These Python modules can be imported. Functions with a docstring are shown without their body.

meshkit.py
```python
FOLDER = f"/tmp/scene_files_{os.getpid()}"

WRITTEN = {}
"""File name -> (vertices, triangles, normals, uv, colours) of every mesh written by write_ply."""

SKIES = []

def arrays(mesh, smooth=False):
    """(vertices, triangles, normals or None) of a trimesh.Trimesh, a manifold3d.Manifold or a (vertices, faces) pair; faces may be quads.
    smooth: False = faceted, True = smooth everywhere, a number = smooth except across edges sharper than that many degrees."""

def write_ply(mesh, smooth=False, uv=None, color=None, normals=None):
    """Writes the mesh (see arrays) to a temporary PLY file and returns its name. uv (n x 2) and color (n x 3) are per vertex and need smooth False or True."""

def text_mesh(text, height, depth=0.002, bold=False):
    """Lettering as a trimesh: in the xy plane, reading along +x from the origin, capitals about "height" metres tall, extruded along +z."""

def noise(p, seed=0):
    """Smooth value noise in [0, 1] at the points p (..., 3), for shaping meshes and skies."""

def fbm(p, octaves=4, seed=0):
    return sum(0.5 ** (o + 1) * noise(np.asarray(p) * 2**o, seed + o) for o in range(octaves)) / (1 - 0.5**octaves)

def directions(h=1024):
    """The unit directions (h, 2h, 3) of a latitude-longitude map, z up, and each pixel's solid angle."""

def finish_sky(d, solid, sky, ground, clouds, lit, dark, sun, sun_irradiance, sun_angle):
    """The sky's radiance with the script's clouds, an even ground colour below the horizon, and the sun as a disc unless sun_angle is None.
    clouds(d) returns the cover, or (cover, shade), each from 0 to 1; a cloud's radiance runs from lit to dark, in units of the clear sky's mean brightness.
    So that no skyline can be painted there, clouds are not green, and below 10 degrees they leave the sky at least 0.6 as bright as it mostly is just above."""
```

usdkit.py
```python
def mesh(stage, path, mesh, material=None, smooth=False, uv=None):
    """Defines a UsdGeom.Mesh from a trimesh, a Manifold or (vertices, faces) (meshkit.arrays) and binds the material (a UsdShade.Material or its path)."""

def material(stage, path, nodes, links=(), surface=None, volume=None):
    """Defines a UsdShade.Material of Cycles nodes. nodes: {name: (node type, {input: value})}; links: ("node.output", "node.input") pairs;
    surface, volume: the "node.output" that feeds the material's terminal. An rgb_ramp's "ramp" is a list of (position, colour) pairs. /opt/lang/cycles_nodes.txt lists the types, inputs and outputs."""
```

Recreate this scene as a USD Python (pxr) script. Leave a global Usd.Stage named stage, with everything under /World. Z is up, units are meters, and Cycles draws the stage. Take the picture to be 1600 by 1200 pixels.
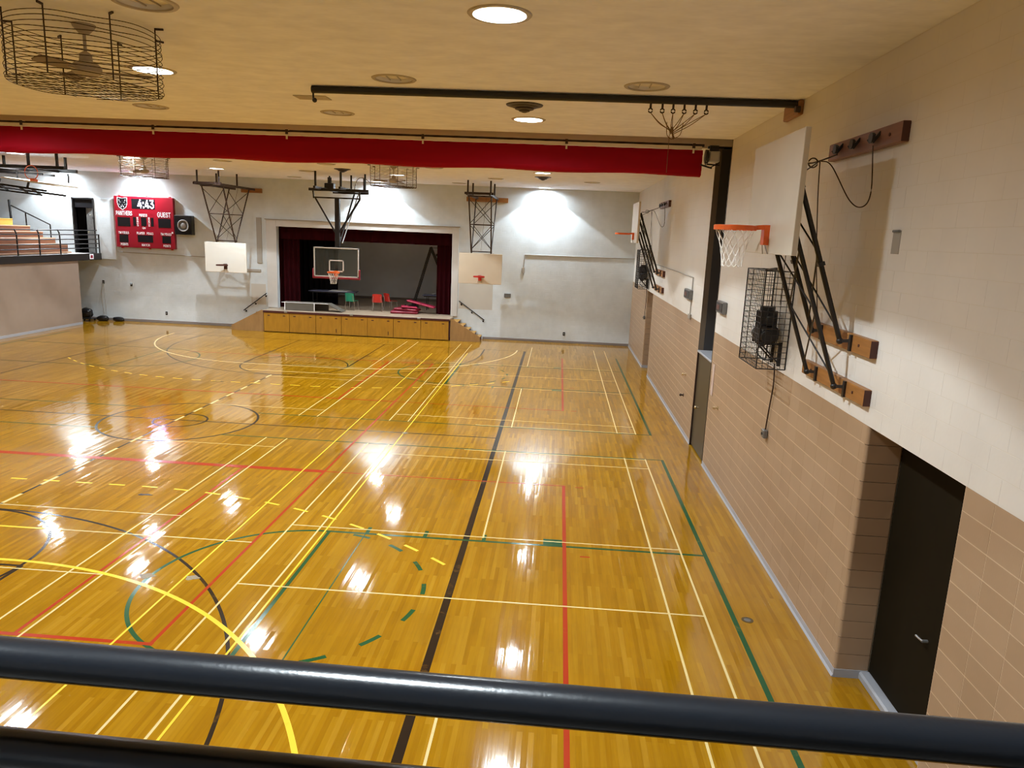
import math, random
import numpy as np
import trimesh
import shapely
from shapely.geometry import Polygon, Point, box as sbox
import usdkit, meshkit
from pxr import Usd, UsdGeom, UsdLux, UsdShade, Gf, Sdf

random.seed(7)
RNG = np.random.default_rng(7)
stage = Usd.Stage.CreateInMemory()
UsdGeom.SetStageUpAxis(stage, "Z")
UsdGeom.SetStageMetersPerUnit(stage, 1.0)
UsdGeom.Xform.Define(stage, "/World")
UsdGeom.Scope.Define(stage, "/World/Looks")

# ---------------------------------------------------------------- camera, exposure, lamp levels
EYE = np.array([0.0, 0.0, 4.75])
PITCH, YAW, ROLL, FPX = math.radians(11.5567), math.radians(-3.2695), math.radians(2.3998), 1138.24
EXPOSURE = -0.19
SPOT_POWER = 7000.0          # every lit downlight of the hall
LENS_GLOW = 340.0
LAMP_COLOR = (0.84, 0.945, 1.0)


def make_camera():
    cp, sp, cy, sy = math.cos(PITCH), math.sin(PITCH), math.cos(YAW), math.sin(YAW)
    cr, sr = math.cos(ROLL), math.sin(ROLL)
    fwd = np.array([sy * cp, cy * cp, -sp])
    right = np.array([cy, -sy, 0.0])
    down = np.cross(fwd, right)
    r2, d2 = cr * right - sr * down, sr * right + cr * down
    m = np.eye(4)
    m[0, :3], m[1, :3], m[2, :3], m[3, :3] = r2, -d2, -fwd, EYE
    cam = UsdGeom.Camera.Define(stage, "/World/camera")
    cam.AddTransformOp().Set(Gf.Matrix4d(*m.ravel().tolist()))
    cam.CreateHorizontalApertureAttr(36.0)
    cam.CreateVerticalApertureAttr(27.0)
    cam.CreateFocalLengthAttr(36.0 * FPX / 1600.0)
    cam.CreateClippingRangeAttr(Gf.Vec2f(0.05, 200.0))
    cam.CreateExposureAttr(EXPOSURE)


make_camera()

# ---------------------------------------------------------------- room numbers (metres)
XR, XL, YF, ZC = 3.34, -21.34, 33.17, 6.80      # right wall, left wall, far wall, ceiling
XM, YM = -9.0, 16.7                             # middle of the courts
ZW = 2.93                                       # top of the brown block wainscot

# ---------------------------------------------------------------- materials
LOOKS = {}


def srgb(r, g, b):
    f = lambda c: c / 12.92 if c <= 0.04045 else ((c + 0.055) / 1.055) ** 2.4
    return tuple(f(c / 255.0) for c in (r, g, b))


def mat(name, col, rough=0.5, metal=0.0, vary=0.0, vscale=3.0, bump=0.0, bscale=40.0, spec=0.5, coat=0.0, stretch=None, emit=0.0, emit_col=None, rvary=0.0):
    """Principled paint with optional noise in its colour, relief and gloss (from object space)."""
    if name in LOOKS:
        return LOOKS[name]
    p = {"roughness": rough, "metallic": metal, "specular_ior_level": spec}
    if coat:
        p["coat_weight"] = coat
        p["coat_roughness"] = 0.1
    if emit:
        p["emission_color"] = emit_col or col
        p["emission_strength"] = emit
    nodes, links = {"p": ("principled_bsdf", p)}, []
    if vary or bump or rvary:
        nodes["g"] = ("geometry", {})
        nodes["m"] = ("mapping", {"scale": stretch or (1, 1, 1)})
        links.append(("g.position", "m.vector"))
    if vary:
        nodes["n"] = ("noise_texture", {"scale": vscale, "detail": 5.0, "roughness": 0.6})
        nodes["r"] = ("rgb_ramp", {"ramp": [(0.25, tuple(c * (1 - vary) for c in col)), (0.75, tuple(min(1, c * (1 + vary)) for c in col))]})
        links += [("m.vector", "n.vector"), ("n.fac", "r.fac"), ("r.color", "p.base_color")]
    else:
        p["base_color"] = col
    if rvary:
        nodes["rn"] = ("noise_texture", {"scale": vscale * 2, "detail": 4.0})
        nodes["rm"] = ("map_range", {"from_min": 0.3, "from_max": 0.7, "to_min": rough - rvary, "to_max": rough + rvary})
        links += [("m.vector", "rn.vector"), ("rn.fac", "rm.value"), ("rm.result", "p.roughness")]
    if bump:
        nodes["bn"] = ("noise_texture", {"scale": bscale, "detail": 4.0})
        nodes["b"] = ("bump", {"strength": 0.6, "distance": bump})
        links += [("m.vector", "bn.vector"), ("bn.fac", "b.height"), ("b.normal", "p.normal")]
    LOOKS[name] = usdkit.material(stage, "/World/Looks/" + name, nodes, links, surface="p.BSDF")
    return LOOKS[name]


def floor_material():
    nodes = {
        "g": ("geometry", {}),
        "m": ("mapping", {"rotation": (0, 0, math.pi / 2)}),
        "bk": ("brick_texture", {"offset": 0.37, "offset_frequency": 2, "scale": 1.0, "brick_width": 1.05, "row_height": 0.057, "mortar_size": 0.0007, "mortar_smooth": 0.3, "bias": 0.0,
                                 "color1": (0.0, 0.0, 0.0), "color2": (1.0, 1.0, 1.0), "mortar": (0.15, 0.15, 0.15)}),
        "rp": ("rgb_ramp", {"ramp": [(0.0, (0.290, 0.129, 0.003)), (0.4, (0.327, 0.153, 0.004)), (0.75, (0.350, 0.169, 0.006)), (1.0, (0.384, 0.194, 0.012))]}),
        "ms": ("mapping", {"scale": (26.0, 1.5, 1.0)}),
        "gr": ("noise_texture", {"scale": 1.0, "detail": 5.0, "roughness": 0.65}),
        "grr": ("rgb_ramp", {"ramp": [(0.25, (0.74, 0.70, 0.62)), (0.6, (1.0, 1.0, 1.0)), (0.85, (1.10, 1.10, 1.10))]}),
        "mx": ("mix", {"mix_type": "multiply", "fac": 0.55}),
        "bl": ("noise_texture", {"scale": 0.55, "detail": 4.0, "roughness": 0.6}),
        "blr": ("rgb_ramp", {"ramp": [(0.3, (0.86, 0.84, 0.80)), (0.65, (1.06, 1.06, 1.06))]}),
        "mx2": ("mix", {"mix_type": "multiply", "fac": 0.8}),
        # long shallow cupping of the strips: the streaks in the reflections
        "mb": ("mapping", {"scale": (17.5, 0.5, 1.0)}),
        "bn": ("noise_texture", {"scale": 1.0, "detail": 2.0, "roughness": 0.5}),
        "sx": ("separate_xyz", {}),
        "fx": ("math", {"math_type": "multiply", "value2": 1.0 / 0.057}),
        "fr": ("math", {"math_type": "fraction"}),
        "sc": ("separate_color", {}),
        "rc": ("math", {"math_type": "subtract", "value2": 0.5}),
        "tl": ("math", {"math_type": "multiply"}),
        "mh": ("math", {"math_type": "multiply_add", "value2": 0.35}),
        "bp": ("bump", {"strength": 1.0, "distance": 0.0016}),
        "rr": ("map_range", {"from_min": 0.3, "from_max": 0.7, "to_min": 0.05, "to_max": 0.095}),
        "p": ("principled_bsdf", {"specular_ior_level": 0.5, "roughness": 0.16}),
    }
    links = [("g.position", "m.vector"), ("m.vector", "bk.vector"), ("bk.color", "rp.fac"), ("g.position", "ms.vector"), ("ms.vector", "gr.vector"), ("gr.fac", "grr.fac"),
             ("rp.color", "mx.color1"), ("grr.color", "mx.color2"), ("g.position", "bl.vector"), ("bl.fac", "blr.fac"), ("mx.color", "mx2.color1"), ("blr.color", "mx2.color2"),
             ("mx2.color", "p.base_color"), ("g.position", "mb.vector"), ("mb.vector", "bn.vector"), ("g.position", "sx.vector"), ("sx.x", "fx.value1"), ("fx.value", "fr.value1"), ("bk.color", "sc.color"), ("sc.r", "rc.value1"), ("rc.value", "tl.value1"), ("fr.value", "tl.value2"), ("bn.fac", "mh.value1"), ("tl.value", "mh.value3"), ("mh.value", "bp.height"), ("bp.normal", "p.normal"),
             ("bl.fac", "rr.value"), ("rr.result", "p.roughness")]
    return usdkit.material(stage, "/World/Looks/maple_floor", nodes, links, surface="p.BSDF")


def line_material(name, col):
    """Paint under the floor's varnish, worn in places."""
    nodes = {"g": ("geometry", {}), "n": ("noise_texture", {"scale": 3.0, "detail": 6.0, "roughness": 0.7}),
             "r": ("rgb_ramp", {"ramp": [(0.28, tuple(c * 0.75 + d * 0.25 for c, d in zip(col, (0.4, 0.18, 0.02)))), (0.42, col)]}),
             "p": ("principled_bsdf", {"roughness": 0.15, "specular_ior_level": 0.28})}
    return usdkit.material(stage, "/World/Looks/" + name, nodes, [("g.position", "n.vector"), ("n.fac", "r.fac"), ("r.color", "p.base_color")], surface="p.BSDF")


def glass_material():
    nodes = {"t": ("transparent_bsdf", {"color": (0.80, 0.84, 0.82)}), "gl": ("glossy_bsdf", {"color": (1, 1, 1), "roughness": 0.05}), "f": ("fresnel", {"IOR": 1.5}),
             "d": ("diffuse_bsdf", {"color": (0.5, 0.52, 0.5)}), "mc": ("mix_closure", {"fac": 0.06}), "mx": ("mix_closure", {})}
    return usdkit.material(stage, "/World/Looks/backboard_glass", nodes, [("t.BSDF", "mc.closure1"), ("d.BSDF", "mc.closure2"), ("mc.closure", "mx.closure1"), ("gl.BSDF", "mx.closure2"), ("f.fac", "mx.fac")], surface="mx.closure")


def far_wall_material():
    """White painted brick courses too far off to tell apart: fine relief only."""
    nodes = {"g": ("geometry", {}), "s": ("separate_xyz", {}), "c": ("combine_xyz", {}),
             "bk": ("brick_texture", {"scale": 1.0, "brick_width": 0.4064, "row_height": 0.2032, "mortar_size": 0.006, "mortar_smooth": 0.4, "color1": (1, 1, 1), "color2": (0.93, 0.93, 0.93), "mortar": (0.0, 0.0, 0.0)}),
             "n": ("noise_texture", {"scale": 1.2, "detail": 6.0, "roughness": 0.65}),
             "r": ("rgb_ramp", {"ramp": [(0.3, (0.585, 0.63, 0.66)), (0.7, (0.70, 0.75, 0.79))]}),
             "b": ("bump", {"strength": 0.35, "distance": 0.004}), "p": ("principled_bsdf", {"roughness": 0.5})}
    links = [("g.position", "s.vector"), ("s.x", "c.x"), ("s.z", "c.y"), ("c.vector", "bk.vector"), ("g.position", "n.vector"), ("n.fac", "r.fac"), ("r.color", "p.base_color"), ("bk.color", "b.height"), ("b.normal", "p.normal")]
    return usdkit.material(stage, "/World/Looks/white_brick", nodes, links, surface="p.BSDF")


M_FLOOR = floor_material()
M_BRICK = far_wall_material()
M_GLASS = glass_material()
M_CEIL = mat("ceiling_plaster", (0.86, 0.86, 0.94), 0.8, vary=0.09, vscale=2.6, bump=0.006, bscale=9.0, stretch=(1, 1.6, 1))
M_WHITE = mat("white_block_paint", (0.73, 0.69, 0.64), 0.42, vary=0.045, vscale=1.5, bump=0.0012, bscale=30, rvary=0.06)
M_WHITE2 = mat("white_block_paint_fresh", (0.70, 0.655, 0.57), 0.42, vary=0.045, vscale=1.5, bump=0.0012, bscale=30)
M_BROWN = [mat("tan_block_%d" % i, c, 0.42, vary=0.05, vscale=2.0, bump=0.0008, bscale=60) for i, c in enumerate([(0.375, 0.250, 0.155), (0.362, 0.240, 0.147), (0.388, 0.261, 0.164)])]
M_MORTAR = mat("pale_mortar", (0.58, 0.43, 0.29), 0.6)
M_MORTARW = mat("painted_mortar", (0.68, 0.625, 0.54), 0.5)
M_PINK = mat("pink_tan_wall", (0.32, 0.243, 0.19), 0.45, vary=0.07, vscale=1.5, bump=0.0015, bscale=20)
M_BASE = mat("grey_cove_base", (0.36, 0.37, 0.41), 0.35)
M_BASE2 = mat("grey_brown_base", (0.23, 0.20, 0.19), 0.5)
M_TRIM = mat("grey_white_trim", (0.60, 0.58, 0.56), 0.45, vary=0.05, vscale=2)
M_BLACK = mat("black_steel", (0.012, 0.010, 0.010), 0.4)
M_DKBRN = mat("dark_bronze_steel", (0.030, 0.014, 0.010), 0.45)
M_RAIL = mat("black_gloss_rail", (0.005, 0.0065, 0.009), 0.23, bump=0.0004, bscale=160, spec=0.5)
M_DOORBR = mat("dark_brown_door", (0.055, 0.042, 0.024), 0.4)
M_DOORNR = mat("black_brown_door", (0.011, 0.0075, 0.003), 0.7, vary=0.1, spec=0.08)
M_JAMB = mat("brown_jamb_block", (0.15, 0.10, 0.068), 0.45, vary=0.05)
M_SLOT = mat("slot_black", (0.015, 0.012, 0.012), 0.4)
M_GREYSOF = mat("grey_soffit", (0.70, 0.64, 0.55), 0.8, vary=0.05)
M_RED = mat("red_vinyl_curtain", (0.32, 0.0002, 0.010), 0.7, spec=0.15, vary=0.08, vscale=1.5, stretch=(0.3, 1, 3))
M_CREAM = mat("cream_batten", (0.85, 0.75, 0.60), 0.5)
M_WOOD = mat("varnished_oak_board", (0.30, 0.125, 0.030), 0.45, vary=0.25, vscale=5.0, stretch=(1, 0.5, 5))
M_WOODD = mat("dark_oak_end", (0.07, 0.020, 0.012), 0.6)
M_WOODR = mat("red_brown_board", (0.22, 0.095, 0.060), 0.5, vary=0.2, vscale=5.0, stretch=(1, 0.5, 5))
M_STAGEW = mat("amber_plywood", (0.40, 0.195, 0.016), 0.4, vary=0.16, vscale=2.5, stretch=(3, 1, 0.7))
M_STAGED = mat("stair_plywood", (0.34, 0.19, 0.070), 0.45, vary=0.14, vscale=2.5, stretch=(3, 1, 0.7))
M_NOSE = mat("maroon_nosing", (0.06, 0.012, 0.010), 0.5)
M_DECK = mat("stage_boards", (0.36, 0.27, 0.19), 0.4, vary=0.12, vscale=2.0, stretch=(1, 6, 1))
M_STAGEWALL = mat("stage_grey_wall", (0.82, 0.86, 0.92), 0.7, vary=0.04)
M_MAROON = mat("maroon_velour", (0.024, 0.0002, 0.0015), 0.9, vary=0.2, vscale=2.0, spec=0.1)
M_BLKVEL = mat("black_velour", (0.006, 0.004, 0.005), 0.95, spec=0.1)
M_BOARD = mat("white_backboard", (0.80, 0.77, 0.71), 0.4, vary=0.03, vscale=2)
M_BOARDE = mat("backboard_edge", (0.62, 0.55, 0.44), 0.55)
M_BOARDN = mat("natural_backboard", (0.66, 0.565, 0.44), 0.5, vary=0.05, vscale=1.2)
M_ORANGE = mat("orange_rim", (0.72, 0.115, 0.012), 0.45, vary=0.1, vscale=14)
M_NET = mat("white_net_cord", (0.80, 0.76, 0.70), 0.8)
M_REDPAINT = mat("scoreboard_red", (0.30, 0.002, 0.014), 0.4)
M_PANEL = mat("display_black", (0.008, 0.008, 0.010), 0.3)
M_LETTER = mat("white_lettering", (0.90, 0.88, 0.90), 0.5)
M_DIGIT = mat("lit_digits", (0.75, 0.72, 1.0), 0.5, emit=40.0, emit_col=(0.50, 0.42, 1.0))
M_LENS = mat("lamp_lens", (1, 1, 1), 0.4, emit=LENS_GLOW, emit_col=LAMP_COLOR)
M_RING = mat("fixture_ring", (0.42, 0.37, 0.30), 0.4, metal=0.3)
M_CAN = mat("fixture_reflector", (0.85, 0.82, 0.76), 0.3, metal=0.2)
M_DIFF = mat("unlit_diffuser", (0.72, 0.66, 0.55), 0.35)
M_GREYBOX = mat("grey_metal_box", (0.19, 0.19, 0.19), 0.35, metal=0.5, vary=0.2, vscale=8)
M_WIRE = mat("brown_wire", (0.045, 0.022, 0.012), 0.5)
M_ROPE = mat("tan_rope", (0.20, 0.115, 0.050), 0.9)
M_FANW = mat("fan_white", (0.42, 0.36, 0.29), 0.5)
M_FANB = mat("fan_blade", (0.20, 0.15, 0.10), 0.5)
M_CONDUIT = mat("painted_conduit", (0.36, 0.33, 0.29), 0.5)
M_BRASS = mat("polished_knob", (0.80, 0.70, 0.50), 0.25, metal=1.0)
M_STEEL = mat("grey_steel", (0.42, 0.42, 0.42), 0.35, metal=0.8)
M_CHROME = mat("chrome", (0.75, 0.75, 0.75), 0.15, metal=1.0)
M_GREEN = mat("green_plastic", (0.02, 0.24, 0.13), 0.4)
M_REDPL = mat("red_plastic", (0.50, 0.020, 0.012), 0.4)
M_MAT = mat("magenta_mat", (0.36, 0.008, 0.045), 0.5, vary=0.15, vscale=4)
M_MATD = mat("dark_red_mat", (0.22, 0.006, 0.022), 0.5, vary=0.15, vscale=4)
M_TABLE = mat("blue_grey_tabletop", (0.10, 0.10, 0.16), 0.3)
M_RAMP = mat("grey_ramp_board", (0.12, 0.105, 0.085), 0.6)
M_BENCH = mat("bench_brown", (0.27, 0.115, 0.060), 0.45, vary=0.2, vscale=3, stretch=(1, 0.4, 4))
M_BENCHT = mat("bench_top", (0.55, 0.33, 0.20), 0.4, vary=0.12, vscale=3, stretch=(1, 0.4, 4))
M_BENCHY = mat("bench_yellow", (0.62, 0.36, 0.06), 0.4, vary=0.1, vscale=3)
M_BALC = mat("balcony_concrete", (0.55, 0.53, 0.50), 0.6)
M_SOCK = mat("floor_plate_brass", (0.17, 0.12, 0.05), 0.35, metal=0.7)
M_CONE = mat("speaker_cone", (0.32, 0.32, 0.33), 0.5)
L_WHITE = line_material("line_white", (0.66, 0.51, 0.23))
L_YELLOW = line_material("line_yellow", (0.76, 0.53, 0.045))
L_BLACK = line_material("line_black", (0.018, 0.010, 0.006))
L_RED = line_material("line_red", (0.36, 0.030, 0.008))
L_GREEN = line_material("line_green", (0.008, 0.070, 0.023))


# ---------------------------------------------------------------- prim helpers
COUNT = {}


def numbered(parent, name):
    k = (parent, name)
    n = COUNT.get(k, 0)
    COUNT[k] = n + 1
    return name if n == 0 else "%s_%03d" % (name, n)


def setdata(prim, **kw):
    for k, v in kw.items():
        if v:
            prim.SetCustomDataByKey(k, v)


class T:
    """A thing: an Xform at its base. Parts are given in world coordinates unless local=True."""

    def __init__(s, name, label, cat, loc=(0, 0, 0), group=None, kind=None, local=False):
        s.path = "/World/" + numbered("/World", name)
        s.x = UsdGeom.Xform.Define(stage, s.path)
        s.loc = np.array(loc, float)
        s.local = local
        s.x.AddTranslateOp().Set(Gf.Vec3d(*map(float, loc)))
        s.prim = s.x.GetPrim()
        setdata(s.prim, label=label, category=cat, group=group, kind=kind)

    def part(s, name, mesh, m, smooth=False, under=None, label=None, kind=None):
        mesh = to_tri(mesh)
        v = np.array(mesh.vertices)
        if not s.local:
            v = v - s.loc
        path = (under or s.path)
        path = path + "/" + numbered(path, name)
        g = usdkit.mesh(stage, path, trimesh.Trimesh(v, mesh.faces, process=False), m, smooth=smooth)
        setdata(g.GetPrim(), label=label, kind=kind)
        return path


def struct(name, mesh, m, smooth=False, parent=None):
    p = parent or "/World"
    path = p + "/" + (numbered(p, name) if parent else name)
    g = usdkit.mesh(stage, path, to_tri(mesh), m, smooth=smooth)
    if not parent:
        g.GetPrim().SetCustomDataByKey("kind", "structure")
    return path


def struct_group(name):
    x = UsdGeom.Xform.Define(stage, "/World/" + name)
    x.GetPrim().SetCustomDataByKey("kind", "structure")
    return "/World/" + name


def one(name, mesh, m, label, cat, smooth=False, group=None):
    """A thing that is one mesh."""
    path = "/World/" + numbered("/World", name)
    g = usdkit.mesh(stage, path, to_tri(mesh), m, smooth=smooth)
    setdata(g.GetPrim(), label=label, category=cat, group=group)
    return path


def dup(src, loc, label, rotz=0.0, group=None):
    base = src.path.split("/")[-1]
    base = base[:-4] if base[-3:].isdigit() and base[-4] == "_" else base
    path = "/World/" + numbered("/World", base)
    x = UsdGeom.Xform.Define(stage, path)
    x.AddTranslateOp().Set(Gf.Vec3d(*map(float, loc)))
    pr = x.GetPrim()
    pr.GetReferences().AddInternalReference(src.path)
    was = src.prim.GetCustomData()
    UsdGeom.Xformable(pr).ClearXformOpOrder()
    x = UsdGeom.Xformable(pr)
    t = x.AddTransformOp()
    mtx = Gf.Matrix4d().SetRotate(Gf.Rotation(Gf.Vec3d(0, 0, 1), rotz))
    mtx.SetTranslateOnly(Gf.Vec3d(*map(float, loc)))
    t.Set(mtx)
    pr.SetInstanceable(True)
    setdata(pr, label=label, category=was["category"], group=group or was.get("group"))
    return path


# ---------------------------------------------------------------- mesh helpers
def to_tri(m):
    if isinstance(m, (list, tuple)) and m and isinstance(m[0], trimesh.Trimesh):
        return trimesh.util.concatenate(list(m))
    return m


def bx(x0, x1, y0, y1, z0, z1):
    m = trimesh.creation.box((x1 - x0, y1 - y0, z1 - z0))
    m.apply_translation(((x0 + x1) / 2, (y0 + y1) / 2, (z0 + z1) / 2))
    return m


def rb(x0, x1, y0, y1, z0, z1, b=0.01):
    """Box with chamfered edges."""
    b = min(b, (x1 - x0) * .45, (y1 - y0) * .45, (z1 - z0) * .45)
    pts = []
    for x, sx in ((x0, 1), (x1, -1)):
        for y, sy in ((y0, 1), (y1, -1)):
            for z, sz in ((z0, 1), (z1, -1)):
                pts += [(x + sx * b, y + sy * b, z), (x + sx * b, y, z + sz * b), (x, y + sy * b, z + sz * b)]
    return trimesh.convex.convex_hull(np.array(pts))


def cyl(a, b, r, n=12):
    return trimesh.creation.cylinder(radius=r, segment=np.array([a, b], float), sections=n)


def bar(a, b, w, h, up=(0, 0, 1)):
    """Rectangular bar from a to b, w across, h along up."""
    a, b = np.array(a, float), np.array(b, float)
    d = b - a
    L = np.linalg.norm(d)
    d = d / L
    up = np.array(up, float)
    s = np.cross(d, up)
    if np.linalg.norm(s) < 1e-6:
        s = np.cross(d, (1, 0, 0))
    s /= np.linalg.norm(s)
    u = np.cross(s, d)
    m = trimesh.creation.box((L, w, h))
    t = np.eye(4)
    t[:3, 0], t[:3, 1], t[:3, 2], t[:3, 3] = d, s, u, (a + b) / 2
    m.apply_transform(t)
    return m


def tube(pts, r, n=8, closed=False):
    """Swept round tube along a polyline."""
    p = np.asarray(pts, float)
    if closed:
        t = np.roll(p, -1, 0) - np.roll(p, 1, 0)
    else:
        t = np.gradient(p, axis=0)
    t /= np.linalg.norm(t, axis=1, keepdims=True) + 1e-12
    ref = np.array([0, 0, 1.0]) if abs(t[:, 2]).mean() < 0.8 else np.array([1.0, 0, 0])
    a = np.cross(t, ref)
    a /= np.linalg.norm(a, axis=1, keepdims=True) + 1e-12
    b = np.cross(t, a)
    ang = np.arange(n) * 2 * np.pi / n
    v = p[:, None] + r * (np.cos(ang)[None, :, None] * a[:, None] + np.sin(ang)[None, :, None] * b[:, None])
    k = len(p)
    f = []
    for i in range(k if closed else k - 1):
        i2 = (i + 1) % k
        for j in range(n):
            j2 = (j + 1) % n
            f += [(i * n + j, i * n + j2, i2 * n + j2), (i * n + j, i2 * n + j2, i2 * n + j)]
    v = v.reshape(-1, 3)
    if not closed:
        c0, c1 = len(v), len(v) + 1
        v = np.vstack([v, p[:1], p[-1:]])
        for j in range(n):
            j2 = (j + 1) % n
            f += [(c0, j2, j), (c1, (k - 1) * n + j, (k - 1) * n + j2)]
    return trimesh.Trimesh(v, np.array(f), process=False)


def bez(pts, n=24):
    """Catmull-Rom through the points."""
    p = np.asarray(pts, float)
    q = np.vstack([2 * p[0] - p[1], p, 2 * p[-1] - p[-2]])
    out = []
    for i in range(1, len(q) - 2):
        for t in np.linspace(0, 1, max(3, n // (len(p) - 1)), endpoint=False):
            a, b, c, d = q[i - 1], q[i], q[i + 1], q[i + 2]
            out.append(0.5 * (2 * b + (c - a) * t + (2 * a - 5 * b + 4 * c - d) * t * t + (3 * b - a - 3 * c + d) * t ** 3))
    out.append(p[-1])
    return np.array(out)


def lathe(profile, n=32, at=(0, 0, 0)):
    m = trimesh.creation.revolve(np.array(profile, float), sections=n)
    m.apply_translation(at)
    return m


def extrude(poly, h, z=0.0):
    ms = []
    for g in (poly.geoms if hasattr(poly, "geoms") else [poly]):
        if g.is_empty:
            continue
        m = trimesh.creation.extrude_polygon(g, h, engine="earcut")
        m.apply_translation((0, 0, z))
        ms.append(m)
    return trimesh.util.concatenate(ms)


def xz(m, y):
    """Turns a mesh in the xy plane into the xz plane at depth y, its thickness towards the viewer (-y)."""
    t = np.array([[1, 0, 0, 0], [0, 0, -1, y], [0, 1, 0, 0], [0, 0, 0, 1.0]])
    m = m.copy()
    m.apply_transform(t)
    return m


def text_on_y(text, x0, x1, z0, z1, y, depth=0.012, bold=True):
    m = meshkit.text_mesh(text, 1.0, 0.01, bold)
    lo, hi = m.bounds
    m.apply_translation(-lo)
    s = hi - lo
    m.apply_scale(((x1 - x0) / s[0], (z1 - z0) / s[1], depth / s[2]))
    m.apply_translation((x0, z0, 0))
    return xz(m, y)


def torus(c, R, r, axis="z", n=36, k=8):
    a = np.linspace(0, 2 * np.pi, n, endpoint=False)
    if axis == "z":
        p = np.stack([np.cos(a) * R, np.sin(a) * R, 0 * a], 1)
    elif axis == "x":
        p = np.stack([0 * a, np.cos(a) * R, np.sin(a) * R], 1)
    else:
        p = np.stack([np.cos(a) * R, 0 * a, np.sin(a) * R], 1)
    q = p + np.array(c)
    if axis == "z":
        return tube(q, r, k, True)
    t = np.roll(q, -1, 0) - np.roll(q, 1, 0)
    return tube(q, r, k, True)


# ================================================================ ROOM
def wall_with_holes(poly, thick):
    return extrude(poly, thick)


# floor: one varnished slab; painted lines are its parts
FLOOR = struct_group("floor")
struct("maple_slab", bx(-24.5, 4.2, -1.0, YF + 0.1, -0.2, 0.0), M_FLOOR, parent=FLOOR)

LAYER = {"w": (L_WHITE, 0.0012), "y": (L_YELLOW, 0.0014), "r": (L_RED, 0.0010), "g": (L_GREEN, 0.0008), "k": (L_BLACK, 0.0006)}


def paint(poly, c):
    m, h = LAYER[c]
    h += 1.5e-6 * COUNT.get((FLOOR, "court_line"), 0)
    struct("court_line", extrude(poly, h), m, parent=FLOOR)


def vline(x, y0, y1, w, c):
    paint(sbox(x - w / 2, min(y0, y1), x + w / 2, max(y0, y1)), c)


def hline(y, x0, x1, w, c):
    paint(sbox(min(x0, x1), y - w / 2, max(x0, x1), y + w / 2), c)


def arc(cx, cy, r, a0, a1, w, c, n=72):
    a = np.radians(np.linspace(a0, a1, n))
    o = [(cx + (r + w / 2) * math.cos(t), cy + (r + w / 2) * math.sin(t)) for t in a]
    i = [(cx + (r - w / 2) * math.cos(t), cy + (r - w / 2) * math.sin(t)) for t in a[::-1]]
    paint(Polygon(o + i), c)


def circle(cx, cy, r, w, c):
    paint(Point(cx, cy).buffer(r + w / 2, 48).difference(Point(cx, cy).buffer(r - w / 2, 48)), c)


def both(f):
    """Draws the same marks in the near and in the far half."""
    f(lambda y: y, 1)
    f(lambda y: 2 * YM - y, -1)


# main court (black)
vline(-1.24, 3.3, 30.08, 0.10, "k")
vline(-16.76, 3.3, 30.08, 0.055, "k")
hline(30.10, -16.76, -1.24, 0.05, "k")
hline(3.30, -16.76, -1.24, 0.05, "k")
hline(16.68, -16.76, -1.24, 0.05, "k")
circle(XM, 16.66, 1.79, 0.055, "k")
circle(XM, 16.66, 0.61, 0.05, "k")


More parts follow.
